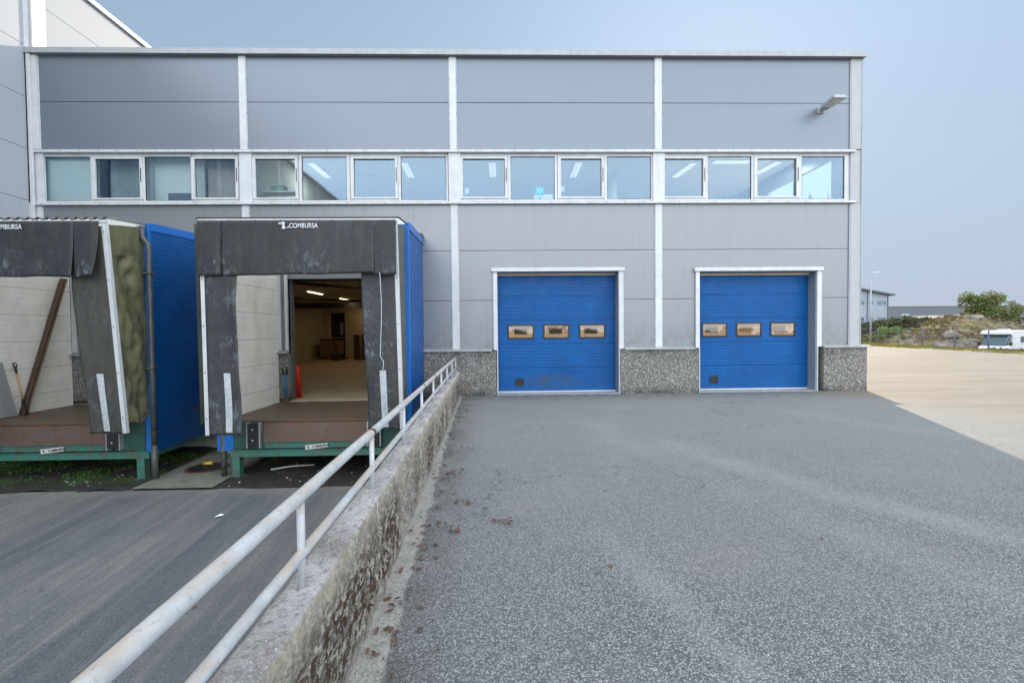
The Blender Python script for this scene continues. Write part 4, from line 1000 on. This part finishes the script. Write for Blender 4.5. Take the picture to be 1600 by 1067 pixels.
tag(MB().tube(pts,.0065,8).build('cord', M['tape'], None),'thin white cord hanging down the right-hand rubber curtain of the lit dock','cord')
t = thing('manhole','round drain cover set in the mossy concrete between the docks','drain cover',(-6.45,-1.95,-1.23))
d=MB(); d.tube([(-6.45,-1.95,-1.236),(-6.45,-1.95,-1.222)],.36,36,smooth=False); d.build('cover', M['dark_steel'], t)
d=MB(); ring=[(-6.45+.40*math.cos(a),-1.95+.40*math.sin(a),-1.228) for a in [2*math.pi*i/36 for i in range(37)]]; d.tube(ring,.018,6,caps=False); d.build('rim', M['rust'], t)
tag(MB().tube([(-6.62,-1.80,-1.18),(-6.40,-1.86,-1.15)],.035,12).build('plastic_tube', M['yellow'], None),'short yellow plastic tube lying on the drain cover','tube')
tag(MB().tube([(-4.95,-2.2,-1.22),(-4.6,-2.05,-1.20),(-4.15,-1.9,-1.22)],.014,8).build('plastic_rod', M['paper'], None),'thin white rod lying on the soil under the lit dock','rod')
tag(MB().tube([(-6.6,-.95,-1.16),(-5.9,-1.05,-1.17)],.014,8).build('plastic_rod', M['paper'], None),'thin white rod lying between the docks behind the drain cover','rod')
# litter on the soil (uncountable scraps)
lt = MB()
for k in range(150):
    x=random.uniform(-11.6,-7.6) if k<100 else random.uniform(-5.4,-1.6); y=random.uniform(-3.1,-1.2); s_=random.uniform(.008,.035)
    a=random.uniform(0,6.3); z=soilf((x+12)/11.1,(y+3.22)/3.3)[2]+.012
    c_,s2=math.cos(a)*s_,math.sin(a)*s_
    lt.add([(x-c_,y-s2,z),(x+s2*.6,y-c_*.6,z+.004),(x+c_,y+s2,z+.012),(x-s2*.6,y+c_*.6,z+.002)],[(0,1,2,3)])
kind(tag(lt.build('litter', M['paper']),'white paper and plastic scraps scattered on the mossy soil under the docks','litter'),'stuff')
ms = MB()
for k in range(5200):
    x=random.uniform(-11.9,-7.3); y=random.uniform(-3.0,-.4)
    nn=noise.noise(Vector((x*1.1,y*1.6,4)))
    if nn<.08 or (y<-2.4 and random.random()<.8): continue
    z=soilf((x+12)/11.1,(y+3.22)/3.3)[2]; s_=random.uniform(.012,.03); a=random.uniform(0,6.3)
    ms.add([(x-math.cos(a)*s_,y-math.sin(a)*s_,z),(x+math.cos(a)*s_,y+math.sin(a)*s_,z),(x+random.uniform(-.01,.01),y,z+s_*1.3)],[(0,1,2)])
for k in range(900):
    x=random.uniform(-7.2,-5.2); y=random.uniform(-1.4,-.1)
    z=soilf((x+12)/11.1,(y+3.22)/3.3)[2]; s_=random.uniform(.012,.035); a=random.uniform(0,6.3)
    ms.add([(x-math.cos(a)*s_,y-math.sin(a)*s_,z),(x+math.cos(a)*s_,y+math.sin(a)*s_,z),(x+random.uniform(-.01,.01),y,z+s_*1.4)],[(0,1,2)])
kind(tag(ms.build('moss', M['moss']),'bright green moss growing on the damp soil under the docks','moss'),'stuff')
# scraps and leaves lying on the lower yard
def leafshape(mb,x,y,z,s_,a,curl):
    pts=[(-1,0),(-.5,.38),(.1,.5),(.55,.3),(1,0),(.5,-.35),(0,-.45),(-.55,-.3)]
    c_,q_=math.cos(a),math.sin(a); vs=[(x+(p*c_-q*q_)*s_,y+(p*q_+q*c_)*s_,z+.002+curl*s_*(abs(q)*1.2+.5*max(0,p))*random.uniform(.6,1.3)) for p,q in pts]
    vs.append((x,y,z+.003)); n=len(pts); mb.add(vs,[(i,(i+1)%n,n) for i in range(n)])
lv=MB()
for k in range(180):
    y=-10.8+10.2*random.random()**.75
    d_=abs(random.gauss(0,.16))
    if random.random()<.5: y=random.choice([-9.9,-9.6,-9.1,-8.5,-7.9,-6.9,-5.5,-3.5,-2.2])+random.gauss(0,.12)
    leafshape(lv,wx(y)+.12+d_,y,.008,random.uniform(.011,.032),random.uniform(0,6.3),random.uniform(.1,.9))
for k in range(16): leafshape(lv,random.uniform(0,8),random.uniform(-9.5,-1),.004,random.uniform(.014,.028),random.uniform(0,6.3),.5)
for cx,cy in ((-.42,-8.15),(-.35,-7.55),(-.55,-6.6),(.0,-8.0)):
    for k in range(9): leafshape(lv,cx+random.gauss(0,.06),cy+random.gauss(0,.04),.008+random.random()*.02,random.uniform(.018,.036),random.uniform(0,6.3),random.uniform(.3,1))
for k in range(26): leafshape(lv,random.uniform(-9,-2),random.uniform(-9,-3.6),-1.276,random.uniform(.015,.035),random.uniform(0,6.3),.4)
kind(tag(lv.build('fallen_leaves', M['dead_leaf']),'brown fallen leaves gathered along the foot of the ramp wall','leaves'),'stuff')
d=MB(); leafshape(d,-4.6,-4.57,-1.27,.07,.4,.6); tag(d.build('paper_scrap', M['paper']),'white paper scrap lying on the dark lower yard','scrap')
# pebbles on the strip
pb=MB()
for k in range(420):
    y=random.uniform(-11,-6); x=wx(y)+.1+abs(random.gauss(0,.10)); s_=random.uniform(.002,.006)
    pb.add([(x-s_,y,.006),(x,y-s_,.006),(x+s_,y,.006),(x,y+s_,.006),(x,y,.006+s_*1.2)],[(0,1,4),(1,2,4),(2,3,4),(3,0,4)])
kind(tag(pb.build('gravel', M['concrete']),'small loose grit at the foot of the ramp wall','grit'),'stuff')

# ------------------------------------------------------------------ ramp wall and railing
wl = MB(); prof=[(.09,-.05+.032*q) for q in range(20)]+[(.086,.60),(.080,.630),(.062,.643),(.02,.646),(-.03,.645),(-.068,.643),(-.088,.628),(-.09,.55),(-.09,.2),(-.09,-1.35)]
NY=900
def wfn(u,v):
    i=round(u*(len(prof)-1)); px,pz=prof[i]; y=-14.5+v*14.42
    n1=noise.fractal(Vector((px*3,y*2.2,pz*2)),1.0,2.1,5)*.010
    chip=0
    if i in (20,21,22): 
        c=noise.noise(Vector((0,y*6,pz*5)))+.5*noise.noise(Vector((0,y*19,pz*9))); chip=-.018*max(0,c)
    sgn = 1 if px>0 else -1
    n2=noise.noise(Vector((px*8,y*24,pz*20)))*.003
    if i<20: n2 += .011*noise.fractal(Vector((1.0,y*9,pz*16)),1.0,2.2,4)-.012*max(0,noise.noise(Vector((3,y*11,pz*17)))-.15)*3
    return (wx(y)+px+(n1+n2)*(sgn if abs(px)>.05 else 0)+chip*sgn, y, pz+(n1*.5+n2 if pz>.55 else 0)+chip*.7)
wl.grid(len(prof)-1,NY,wfn)
e=MB(); wl.add([wfn(i/(len(prof)-1),1) for i in range(len(prof))],[tuple(range(len(prof)))])
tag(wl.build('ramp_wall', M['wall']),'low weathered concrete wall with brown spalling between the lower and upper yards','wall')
RL = thing('railing','rust-stained galvanised two-bar railing along the top of the ramp wall','railing',(wx(-6),-6,.64))
MB().tube([(wx(y)+.0,y,1.022) for y in [-14.4+k*.9925 for k in range(15)]],.027,20).build('top_rail', M['rail'], RL)
MB().tube([(wx(y)+.004,y,.785) for y in [-14.4+k*.9925 for k in range(15)]],.0215,18).build('lower_rail', M['rail'], RL)
for y in (-13.65,-12.47,-11.29,-10.106,-8.929,-7.746,-6.552,-5.342,-4.175,-3.019,-1.746,-.505):
    MB().tube([(wx(y),y,.625),(wx(y),y,1.0)],.0165,14).build('post', M['rail'], RL)
# weld lumps
d=MB()
for y in (-6.4,-5.2,-8.93): MB().tube([(wx(y),y-.03,1.022),(wx(y),y-.015,1.022),(wx(y),y+.015,1.022),(wx(y),y+.03,1.022)],[.027,.0295,.0295,.027],18,caps=False).build('weld', M['rust'], RL)

# ------------------------------------------------------------------ beyond the yard
PO=[(42.0,43.5),(40.143,38.8),(38.9,34.0),(37.717,30.245),(36.77,26.757),(36.2,23.4),(35.294,20.065),(34.715,17.0),(34.2,13.8),(33.9,10.4)]
F_ = thing('wire_fence','grey wire fence with slim posts at the far edge of the sunlit yard','fence',(37,28,0))
for x,y in PO:
    MB().tube([(x,y,-.5),(x,y,1.60)],.04,8).build('post', M['grey_dark'], F_)
w_=MB()
for z in (.5,.85,1.2,1.55): w_.tube([(x,y,z) for x,y in PO],.008,5)
for i in range(len(PO)-1):
    a=Vector((*PO[i],0)); b=Vector((*PO[i+1],0))
    for k in range(36): p=a+(b-a)*(k/36); w_.tube([(p.x,p.y,.05),(p.x,p.y,1.55)],.0025,3)
w_.build('wire_mesh', M['grey_dark'], F_)
def blades(n,fn,smin,smax,up=.8):
    mb=MB()
    for k in range(n):
        p=fn()
        if p is None: continue
        x,y,z,s_=p; s=random.uniform(smin,smax)*s_
        a=random.uniform(0,6.28); t=random.uniform(-.5,.5); d1=Vector((math.cos(a),math.sin(a),random.uniform(-.3,.3)))*s; d2=Vector((random.uniform(-.6,.6),random.uniform(-.6,.6),up))*s
        c=Vector((x,y,z)); mb.add([c-d1*.5,c+d1*.5,c+d1*.3+d2,c-d1*.2+d2*.8],[(0,1,2,3)])
    return mb
def fence_pt(y):
    for i in range(len(PO)-1):
        (x0,y0),(x1,y1)=PO[i],PO[i+1]
        if y1<=y<=y0: return x1+(x0-x1)*(y-y1)/(y0-y1)
    return 34
def vg():
    y=random.uniform(9,44); x1=fence_pt(y)+.15; x0=32.2+max(0,(y-24))*.1-max(0,(22-y))*.17; x=random.uniform(x0,x1)
    if noise.noise(Vector((x*.9,y*.5,7)))<-.25: return None
    return (x,y,max(hz(x,y),-.02)+random.uniform(-.04,.02),1)
o=blades(13000,vg,.04,.11).build('verge_plants', M['verge']); kind(tag(o,'yellow-green low plants along the foot of the wire fence','plants'),'stuff')
def hg():
    x=random.uniform(38,76); y=random.uniform(25,56)
    if noise.noise(Vector((x*.22,y*.22,2)))+.5*noise.noise(Vector((x*.9,y*.9,2)))<-.04: return None
    return (x,y,hz(x,y)+random.uniform(-.05,.2),1)
o=blades(14000,hg,.15,.5,.5).build('heather', M['heather']); kind(tag(o,'brown and green heather covering the rocky hillside behind the fence','heather'),'stuff')
def hv():
    y=random.uniform(11,44); x=fence_pt(y)+random.uniform(.2,1.6); return (x,y,hz(x,y)+random.uniform(0,.1),1) if random.random()<.5 else None
o=blades(2500,hv,.08,.25).build('dry_weeds', M['heather']); kind(tag(o,'rusty dry weeds growing through the wire fence','weeds'),'stuff')

def tree(name,label,cat,x,y,z,w,h,n,mat,lobes,trunk=.12,group=None,ls=.28):
    T=thing(name,label,cat,(x,y,z),group)
    tk=MB(); ends=[]
    for k in range(max(3,lobes//3)):
        a=random.uniform(0,6.28); e=Vector((x+math.cos(a)*w*.3*random.random(),y+math.sin(a)*w*.3,z+h*random.uniform(.55,.85)))
        m1=Vector((x+(e.x-x)*.3,y+(e.y-y)*.3,z+h*.3)); tk.tube([(x,y,z-.3),m1,e],[trunk,trunk*.6,trunk*.15],6)
    tk.build('trunk', M['bark'], T)
    L=[]
    for k in range(lobes):
        a=random.uniform(0,6.28); r=math.sqrt(random.random())*w*.42; zz=random.uniform(.25,.82)
        sc_=1-.55*abs(zz-.45)
        L.append((x+math.cos(a)*r*sc_*1.1,y+math.sin(a)*r*sc_*1.1,z+h*zz,w*random.uniform(.10,.2)))
    mb=MB()
    for k in range(n):
        cx,cy,cz,r=random.choice(L); v=Vector((random.gauss(0,1),random.gauss(0,1),random.gauss(0,1))).normalized()*r*random.uniform(.55,1.08)
        c=Vector((cx,cy,cz))+v; 
        if c.z<z: c.z=z+random.random()*.2
        s=ls*random.uniform(.5,1.2); q=Vector((random.uniform(-1,1),random.uniform(-1,1),random.uniform(-1,1))).normalized(); q2=q.cross(Vector((random.uniform(-1,1),random.uniform(-1,1),random.uniform(-1,1)))).normalized()
        mb.add([c-q*s*.5,c+q2*s*.3,c+q*s*.5,c-q2*s*.3],[(0,1,2,3)])
    mb.build('crown', mat, T)
    return T
tree('round_tree','broad olive-green tree on the crest of the rocky hill, left of its twin','tree',65.0,48.2,hz(65,48.2)-.2,4.8,3.9,3000,M['leaf'],26,group=None,ls=.34)
tree('round_tree','bushy olive tree on the hill crest, right of the broad one','tree',68.6,48.6,hz(68.6,48.6)+.1,4.6,3.9,2800,M['leaf'],24,ls=.34)
tree('shrub','dark green shrub at the right end of the hill crest','shrub',71.4,47.6,hz(71.4,47.6),4.0,2.6,1800,M['leaf_dark'],16,ls=.3)
tree('shrub','yellow-green shrub at the left foot of the crest trees','shrub',62.8,47.4,hz(62.8,47.4),1.8,1.7,700,M['leaf_green'],8,ls=.25)
tree('small_pine','pointed dark pine on the slope in front of the brown roof','tree',49.6,41.8,hz(49.6,41.8),2.3,2.4,1600,M['leaf_dark'],16,ls=.22)
tree('shrub','light green rounded shrub behind the fence below the pine','shrub',45.2,39.5,hz(45.2,39.5)-.2,3.2,1.7,1700,M['leaf_green'],14,ls=.22)
tree('shrub','small green shrub low behind the fence, left of the rounded one','shrub',42.6,38.6,hz(42.6,38.6)-.2,1.8,1.1,900,M['leaf_green'],10,ls=.2)
tree('shrub','little yellow-green bush by the corner of the pale blue house','shrub',74.5,73,2.0,1.8,1.7,500,M['leaf_green'],6,ls=.3)
# embankment hedge below the house
def hd2():
    x=random.uniform(41,66); y=50+random.uniform(-1.5,1.5)+(x-41)*.25; return (x,y,hz(x,y)+random.uniform(0,1.0),1)
o=blades(5000,hd2,.2,.55,.6).build('hedge', M['leaf_dark']); tag(o,'long dark hedge on the bank below the pale blue house','hedge')
# rocks
def rock(x,y,z,w,d,h,label):
    mb=MB()
    def f(u,v):
        a=u*2*math.pi; b=v*math.pi*.55; p=Vector((math.cos(a)*math.sin(b)*w,math.sin(a)*math.sin(b)*d,math.cos(b)*h))
        n=1+.45*noise.fractal(Vector((p.x*.6+x,p.y*.6,p.z*.9)),1,2,4); return (x+p.x*n,y+p.y*n,z+p.z*n)
    mb.grid(36,18,f); tag(mb.build('rock', M['rock']),label,'rock','bare rocks on the hillside')
mr=NT('grey_bare_rock'); M['rock']=mr.set(mr.mix(mr.ramp(mr.noise(1.4,6,.75),.35,.65),(.30,.255,.22),(.12,.105,.09)),.9,0,mr.bump(mr.noise(2.5,6,.75),.9,.2))
for x,y,w,d,h,l in ((46.0,34.6,1.0,.9,.7,'long grey rock low behind the fence'),(48.6,36.2,1.3,1.0,.8,'pale rounded rock in the middle of the slope'),(51.4,36.6,1.1,.9,.5,'flat pale rock right of the middle one on the slope'),(44.6,33.0,.8,.7,.4,'small tan rock nearest the fence foot'),(60.5,44.6,1.5,1.0,.6,'grey rock just under the hill crest'),(65.2,43.6,2.0,1.2,.5,'long sloping rock under the crest trees')):
    rock(x,y,hz(x,y)-.18,w*.75,d*.8,h*.8,l)

# pale blue house
H = thing('house','pale blue-grey house with sloping roof beyond the hill','house',(70,80,2))
d=MB(); d.prism([(60,2.7),(76.55,2.7),(76.55,7.95),(60,11.0)],'y',76.2,90); d.build('wall', M['house_wall'], H)
MB().box(59.9,76.6,76.1,90.1,1.0,2.68).build('base', M['grey_dark'], H)
d=MB(); d.prism([(59,11.2),(77.4,7.82),(77.4,8.12),(59,11.5)],'y',75.4,91); d.build('roof', M['grey_dark'], H)
MB().box(72.3,72.45,76.08,76.19,2.7,8.6).build('drainpipe', M['grey_dark'], H); MB().box(76.42,76.56,76.08,76.19,2.7,7.9).build('corner_trim', M['grey_dark'], H)
for x0,x1,z0,z1 in ((74.4,75.17,6.05,6.87),(75.43,76.15,6.05,6.87),(74.4,75.17,2.85,3.6),(75.43,76.15,2.85,3.6),(71.0,71.75,6.1,6.88),(72.8,73.5,6.1,6.88),(72.8,73.5,2.85,3.6),(71.0,71.75,2.85,3.6)):
    d=MB(); w=.07; d.box(x0-w,x0,76.12,76.19,z0-w,z1+w); d.box(x1,x1+w,76.12,76.19,z0-w,z1+w); d.box(x0,x1,76.12,76.19,z0-w,z0); d.box(x0,x1,76.12,76.19,z1,z1+w)
    wo=d.build('window', M['coping'], H); MB().box(x0,x1,76.16,76.19,z0,z1).build('pane', M['van_glass_solid'], wo)
G_ = thing('long_hall','long dark grey flat-roofed hall far behind the hill','building',(105,110,2))
MB().box(92,140,105,130,-1,7.0).build('wall', M['grey_dark'], G_); MB().box(91.8,140.2,104.8,130.2,7.0,7.22).build('roof_edge', M['coping'], G_)
B_ = thing('low_building','low building with pale brown sloping roof behind the hill','building',(85,75,2))
d=MB(); d.hexa([(66,61.5,2.0),(98,66,1.9),(101,86,4.1),(90,86,3.8),(66,61.5,2.15),(98,66,2.05),(101,86,4.25),(90,86,3.95)]); d.build('roof', M['tan_roof'], B_)
d=MB(); d.hexa([(67,63,-1),(97,67,-1),(100,85.5,-1),(90,85.5,-1),(67,63,1.95),(97,67,1.85),(100,85.5,4.0),(90,85.5,3.7)]); d.build('wall', M['grey_dark'], B_)
def lamp_post(x,y,z0,h,label):
    t=thing('street_lamp',label,'street lamp',(x,y,z0))
    MB().tube([(x,y,z0-.2),(x,y,z0+h*.5),(x,y,z0+h)],[.11,.09,.055],10).build('pole', M['coping'], t)
    MB().tube([(x,y,z0+h),(x+.15,y,z0+h+.06)],.04,8).build('arm', M['steel'], t)
    d=MB(); d.hexa([(x+.1,y-.14,z0+h+.02),(x+.95,y-.16,z0+h+.12),(x+.95,y+.16,z0+h+.12),(x+.1,y+.14,z0+h+.02),(x+.1,y-.1,z0+h+.12),(x+.95,y-.1,z0+h+.28),(x+.95,y+.1,z0+h+.28),(x+.1,y+.1,z0+h+.12)]); d.build('lamp_head', M['coping'], t)
lamp_post(41.5,38.1,0,7.65,'tall slim street lamp rising behind the fence at the building corner')
t=thing('street_lamp','small short street lamp with round head in front of the brown roof','street lamp',(71.2,66.4,1.5))
MB().tube([(71.2,66.4,1.2),(71.2,66.4,3.6)],.05,8).build('pole', M['steel'], t)
d=MB(); d.tube([(71.2,66.4,3.55),(71.2,66.4,3.65),(71.2,66.4,3.85),(71.2,66.4,3.92)],[.25,.62,.5,.1],14); d.build('lamp_head', M['coping'], t)

# camper van, standing lower behind the fence, facing the camera's left
def camper(cx,cy,z0,yaw):
    T=thing('camper_van','white camper van with overhanging cab roof behind the fence','camper van',(0,0,0))
    def put(mb,name,mat,par=None,bevel=0):
        o=mb.build(name,mat,T if par is None else par,bevel=bevel); return o
    # local: x forward (nose at +x), y to the vehicle's left
    b=MB(); b.prism([(-3.3,.55),(.75,.55),(.75,2.05),(.95,2.28),(1.30,2.34),(1.22,2.55),(.6,2.75),(-3.3,2.75)],'y',-1.1,1.1); put(b,'living_body',M['van_white'],bevel=.06)
    b=MB(); b.hexa([(.76,-1.0,.45),(2.45,-.92,.45),(2.45,.92,.45),(.76,1.0,.45),(.76,-1.0,1.35),(2.1,-.86,1.22),(2.1,.86,1.22),(.76,1.0,1.35)]); 
    b.hexa([(2.1,-.86,1.22),(2.45,-.92,.45),(2.45,.92,.45),(2.1,.86,1.22),(2.1,-.86,1.222),(2.62,-.85,.95),(2.62,.85,.95),(2.1,.86,1.222)])
    put(b,'cab',M['van_white'],bevel=.05)
    b=MB(); b.hexa([(.77,-.98,1.352),(1.78,-.86,1.30),(1.78,.86,1.30),(.77,.98,1.352),(.77,-.92,2.25),(1.05,-.84,2.25),(1.05,.84,2.25),(.77,.92,2.25)]); put(b,'windscreen',M['van_glass_solid'])
    b=MB(); b.box(1.0,1.36,-1.0,1.0,2.25,2.33); put(b,'visor',M['dark_steel'])
    for s in (-1,1):
        b=MB(); b.hexa([(.85,s*.985,1.36),(1.6,s*.90,1.32),(1.6,s*.93,1.32),(.85,s*1.01,1.36),(.85,s*.92,2.0),(1.15,s*.90,2.0),(1.15,s*.92,2.0),(.85,s*.94,2.0)]); put(b,'side_window',M['black'])
        b=MB(); b.box(1.35,1.5,s*1.12-.1,s*1.12+.1,1.25,1.6); put(b,'mirror',M['black'],bevel=.02)
        b=MB(); b.hexa([(2.40,s*.7-.16,.75),(2.60,s*.7-.13,.75),(2.60,s*.7+.13,.75),(2.40,s*.7+.16,.75),(2.3,s*.7-.14,1.02),(2.46,s*.7-.12,1.0),(2.46,s*.7+.12,1.0),(2.3,s*.7+.14,1.02)]); put(b,'headlight',M['steel'])
        for x in (1.75,-2.0):
            b=MB(); b.tube([(x,s*1.0,.34),(x,s*.78,.34)],.34,24); wo=put(b,'wheel',M['bumper'])
            b=MB(); b.tube([(x,s*1.01,.34),(x,s*.99,.34)],.2,16); o=put(b,'rim',M['steel'],wo)
        b=MB(); b.box(-2.2,-1.2,s*1.102,s*1.115,1.5,2.1); put(b,'body_window',M['black'])
    b=MB(); b.box(2.44,2.60,-.6,.6,.50,.75); put(b,'grille',M['black'])
    b=MB(); b.box(-1.3,-.5,-.4,.4,2.752,2.86); put(b,'roof_hatch',M['van_white'],bevel=.03)
    T.location=(cx,cy,z0); T.rotation_euler=(0,0,yaw)
    return T
def shift_children(T):
    pass
camper(50.3,32.6,-1.50,R(206))
# white car beside it
def car(cx,cy,z0,yaw):
    T=thing('parked_car','white car showing only its bonnet behind the fence at the right edge','car',(0,0,0))
    b=MB(); b.prism([(-2.1,.35),(2.1,.35),(2.15,.7),(1.9,.92),(.9,1.02),(-2.05,1.02)],'y',-.88,.88); b.build('body',M['van_white'],T,bevel=.06)
    b=MB(); b.hexa([(-1.9,-.8,1.02),(.95,-.8,1.02),(.95,.8,1.02),(-1.9,.8,1.02),(-1.5,-.62,1.5),(.2,-.62,1.5),(.2,.62,1.5),(-1.5,.62,1.5)]); b.build('cabin_glass',M['van_glass_solid'],T,bevel=.04)
    b=MB(); b.hexa([(-1.52,-.64,1.501),(.22,-.64,1.501),(.22,.64,1.501),(-1.52,.64,1.501),(-1.45,-.6,1.54),(.15,-.6,1.54),(.15,.6,1.54),(-1.45,.6,1.54)]); b.build('roof',M['van_white'],T)
    for s in (-1,1):
        for x in (1.3,-1.3): MB().tube([(x,s*.9,.32),(x,s*.7,.32)],.32,22).build('wheel',M['bumper'],T)
        MB().box(2.0,2.13,s*.62-.18,s*.62+.18,.62,.8).build('headlight',M['steel'],T)
    T.location=(cx,cy,z0); T.rotation_euler=(0,0,yaw)
car(42.9,22.6,-.95,R(205))

# ------------------------------------------------------------------ camera
yaw,pitch,roll=R(1.40527),R(1.37047),R(-.5681)
f=Vector((math.sin(yaw)*math.cos(pitch),math.cos(yaw)*math.cos(pitch),-math.sin(pitch))); r=Vector((math.cos(yaw),-math.sin(yaw),0)); u=r.cross(f)
r2=r*math.cos(roll)+u*math.sin(roll); u2=-r*math.sin(roll)+u*math.cos(roll)
cd=bpy.data.cameras.new('camera'); cam=bpy.data.objects.new('camera',cd); col.objects.link(cam)
cd.sensor_width=36; cd.lens=711/1600*36; cd.clip_end=5000; cd.clip_start=.05
mt=Matrix.Identity(4)
for i in range(3): mt[i][0]=r2[i]; mt[i][1]=u2[i]; mt[i][2]=-f[i]
mt.translation=Vector((0,-12,1.7)); cam.matrix_world=mt; sc.camera=cam

# ------------------------------------------------------------------ light
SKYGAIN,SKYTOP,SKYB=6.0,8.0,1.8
def nd_rgb(v):
    n=nt.nodes.new('ShaderNodeCombineXYZ')
    for i in range(3): nt.links.new(v,n.inputs[i])
    return n.outputs[0]
AZ=math.atan2(.476,1.0); EL=math.atan(.546/1.107)
sv=Vector((math.sin(AZ)*math.cos(EL),math.cos(AZ)*math.cos(EL),math.sin(EL)))
sl=bpy.data.lights.new('sun','SUN'); sl.energy=5.0; sl.angle=R(.53); sl.color=(1.0,.84,.62)
so_=bpy.data.objects.new('sun',sl); col.objects.link(so_); so_.rotation_euler=(-sv).to_track_quat('-Z','Y').to_euler()
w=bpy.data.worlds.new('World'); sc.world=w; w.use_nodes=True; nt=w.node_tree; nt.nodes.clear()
out=nt.nodes.new('ShaderNodeOutputWorld'); bg=nt.nodes.new('ShaderNodeBackground'); sky=nt.nodes.new('ShaderNodeTexSky')
sky.sky_type='NISHITA'; sky.sun_disc=False; sky.sun_elevation=EL; sky.sun_rotation=AZ; sky.air_density=1.0; sky.dust_density=.6; sky.ozone_density=1.5
nt.links.new(bg.outputs[0],out.inputs[0])
bg.inputs[1].default_value=.12

# hazy daylight: sun glow compressed, sky behind the camera boosted as added fill
def nd(k,**kw):
    n=nt.nodes.new(k)
    for a,v in kw.items(): setattr(n,a,v)
    return n
def wm(op,a,b,clamp=False):
    n=nd('ShaderNodeMath',operation=op); n.use_clamp=clamp
    for i,v in enumerate((a,b)):
        if isinstance(v,bpy.types.NodeSocket): nt.links.new(v,n.inputs[i])
        else: n.inputs[i].default_value=v
    return n.outputs[0]
def wmix(f,a,b,mode='MIX'):
    n=nd('ShaderNodeMix',data_type='RGBA',blend_type=mode)
    for sk,v in ((n.inputs['Factor'],f),(n.inputs[6],a),(n.inputs[7],b)):
        if isinstance(v,bpy.types.NodeSocket): nt.links.new(v,sk)
        else: sk.default_value = v if not isinstance(v,tuple) else (*v,1)
    return n.outputs[2]
bw=nd('ShaderNodeRGBToBW'); nt.links.new(sky.outputs[0],bw.inputs[0]); L=bw.outputs[0]
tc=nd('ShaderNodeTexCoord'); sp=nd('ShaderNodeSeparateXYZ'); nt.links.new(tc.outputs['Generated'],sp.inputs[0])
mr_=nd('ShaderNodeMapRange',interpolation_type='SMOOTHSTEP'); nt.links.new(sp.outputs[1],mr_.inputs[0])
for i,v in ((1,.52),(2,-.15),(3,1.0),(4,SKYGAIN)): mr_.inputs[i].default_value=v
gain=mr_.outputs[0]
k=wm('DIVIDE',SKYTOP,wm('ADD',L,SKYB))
back=nd('ShaderNodeMapRange',interpolation_type='SMOOTHSTEP'); nt.links.new(sp.outputs[1],back.inputs[0])
for i,v in ((1,.5),(2,-.1),(3,0),(4,1)): back.inputs[i].default_value=v
tcol=wmix(back.outputs[0],(.67,.89,1.15),(1.0,1.02,1.0))
tint=wmix(.88,sky.outputs[0],wmix(1.0,nd_rgb(L),tcol,'MULTIPLY'))
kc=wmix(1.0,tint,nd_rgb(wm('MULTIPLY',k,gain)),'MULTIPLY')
hz_=nd('ShaderNodeMapRange'); nt.links.new(sp.outputs[2],hz_.inputs[0])
for i,v in ((1,.0),(2,.45),(3,.85),(4,0)): hz_.inputs[i].default_value=v
cl=nd('ShaderNodeTexNoise'); mp_=nd('ShaderNodeMapping'); mp_.inputs['Scale'].default_value=(1.2,1.2,5); nt.links.new(tc.outputs['Generated'],mp_.inputs[0]); nt.links.new(mp_.outputs[0],cl.inputs['Vector']); cl.inputs['Scale'].default_value=1.6; cl.inputs['Detail'].default_value=5
mc=nd('ShaderNodeMapRange'); nt.links.new(cl.outputs[0],mc.inputs[0])
for i,v in ((1,.48),(2,.75),(3,0),(4,.22)): mc.inputs[i].default_value=v
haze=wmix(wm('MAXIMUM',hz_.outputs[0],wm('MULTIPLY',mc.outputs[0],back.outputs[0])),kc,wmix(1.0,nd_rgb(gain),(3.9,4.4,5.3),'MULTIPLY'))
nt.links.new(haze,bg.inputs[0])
sc.view_settings.view_transform='Standard'; sc.view_settings.look='None'; sc.view_settings.exposure=0
sc.cycles.use_denoising=True
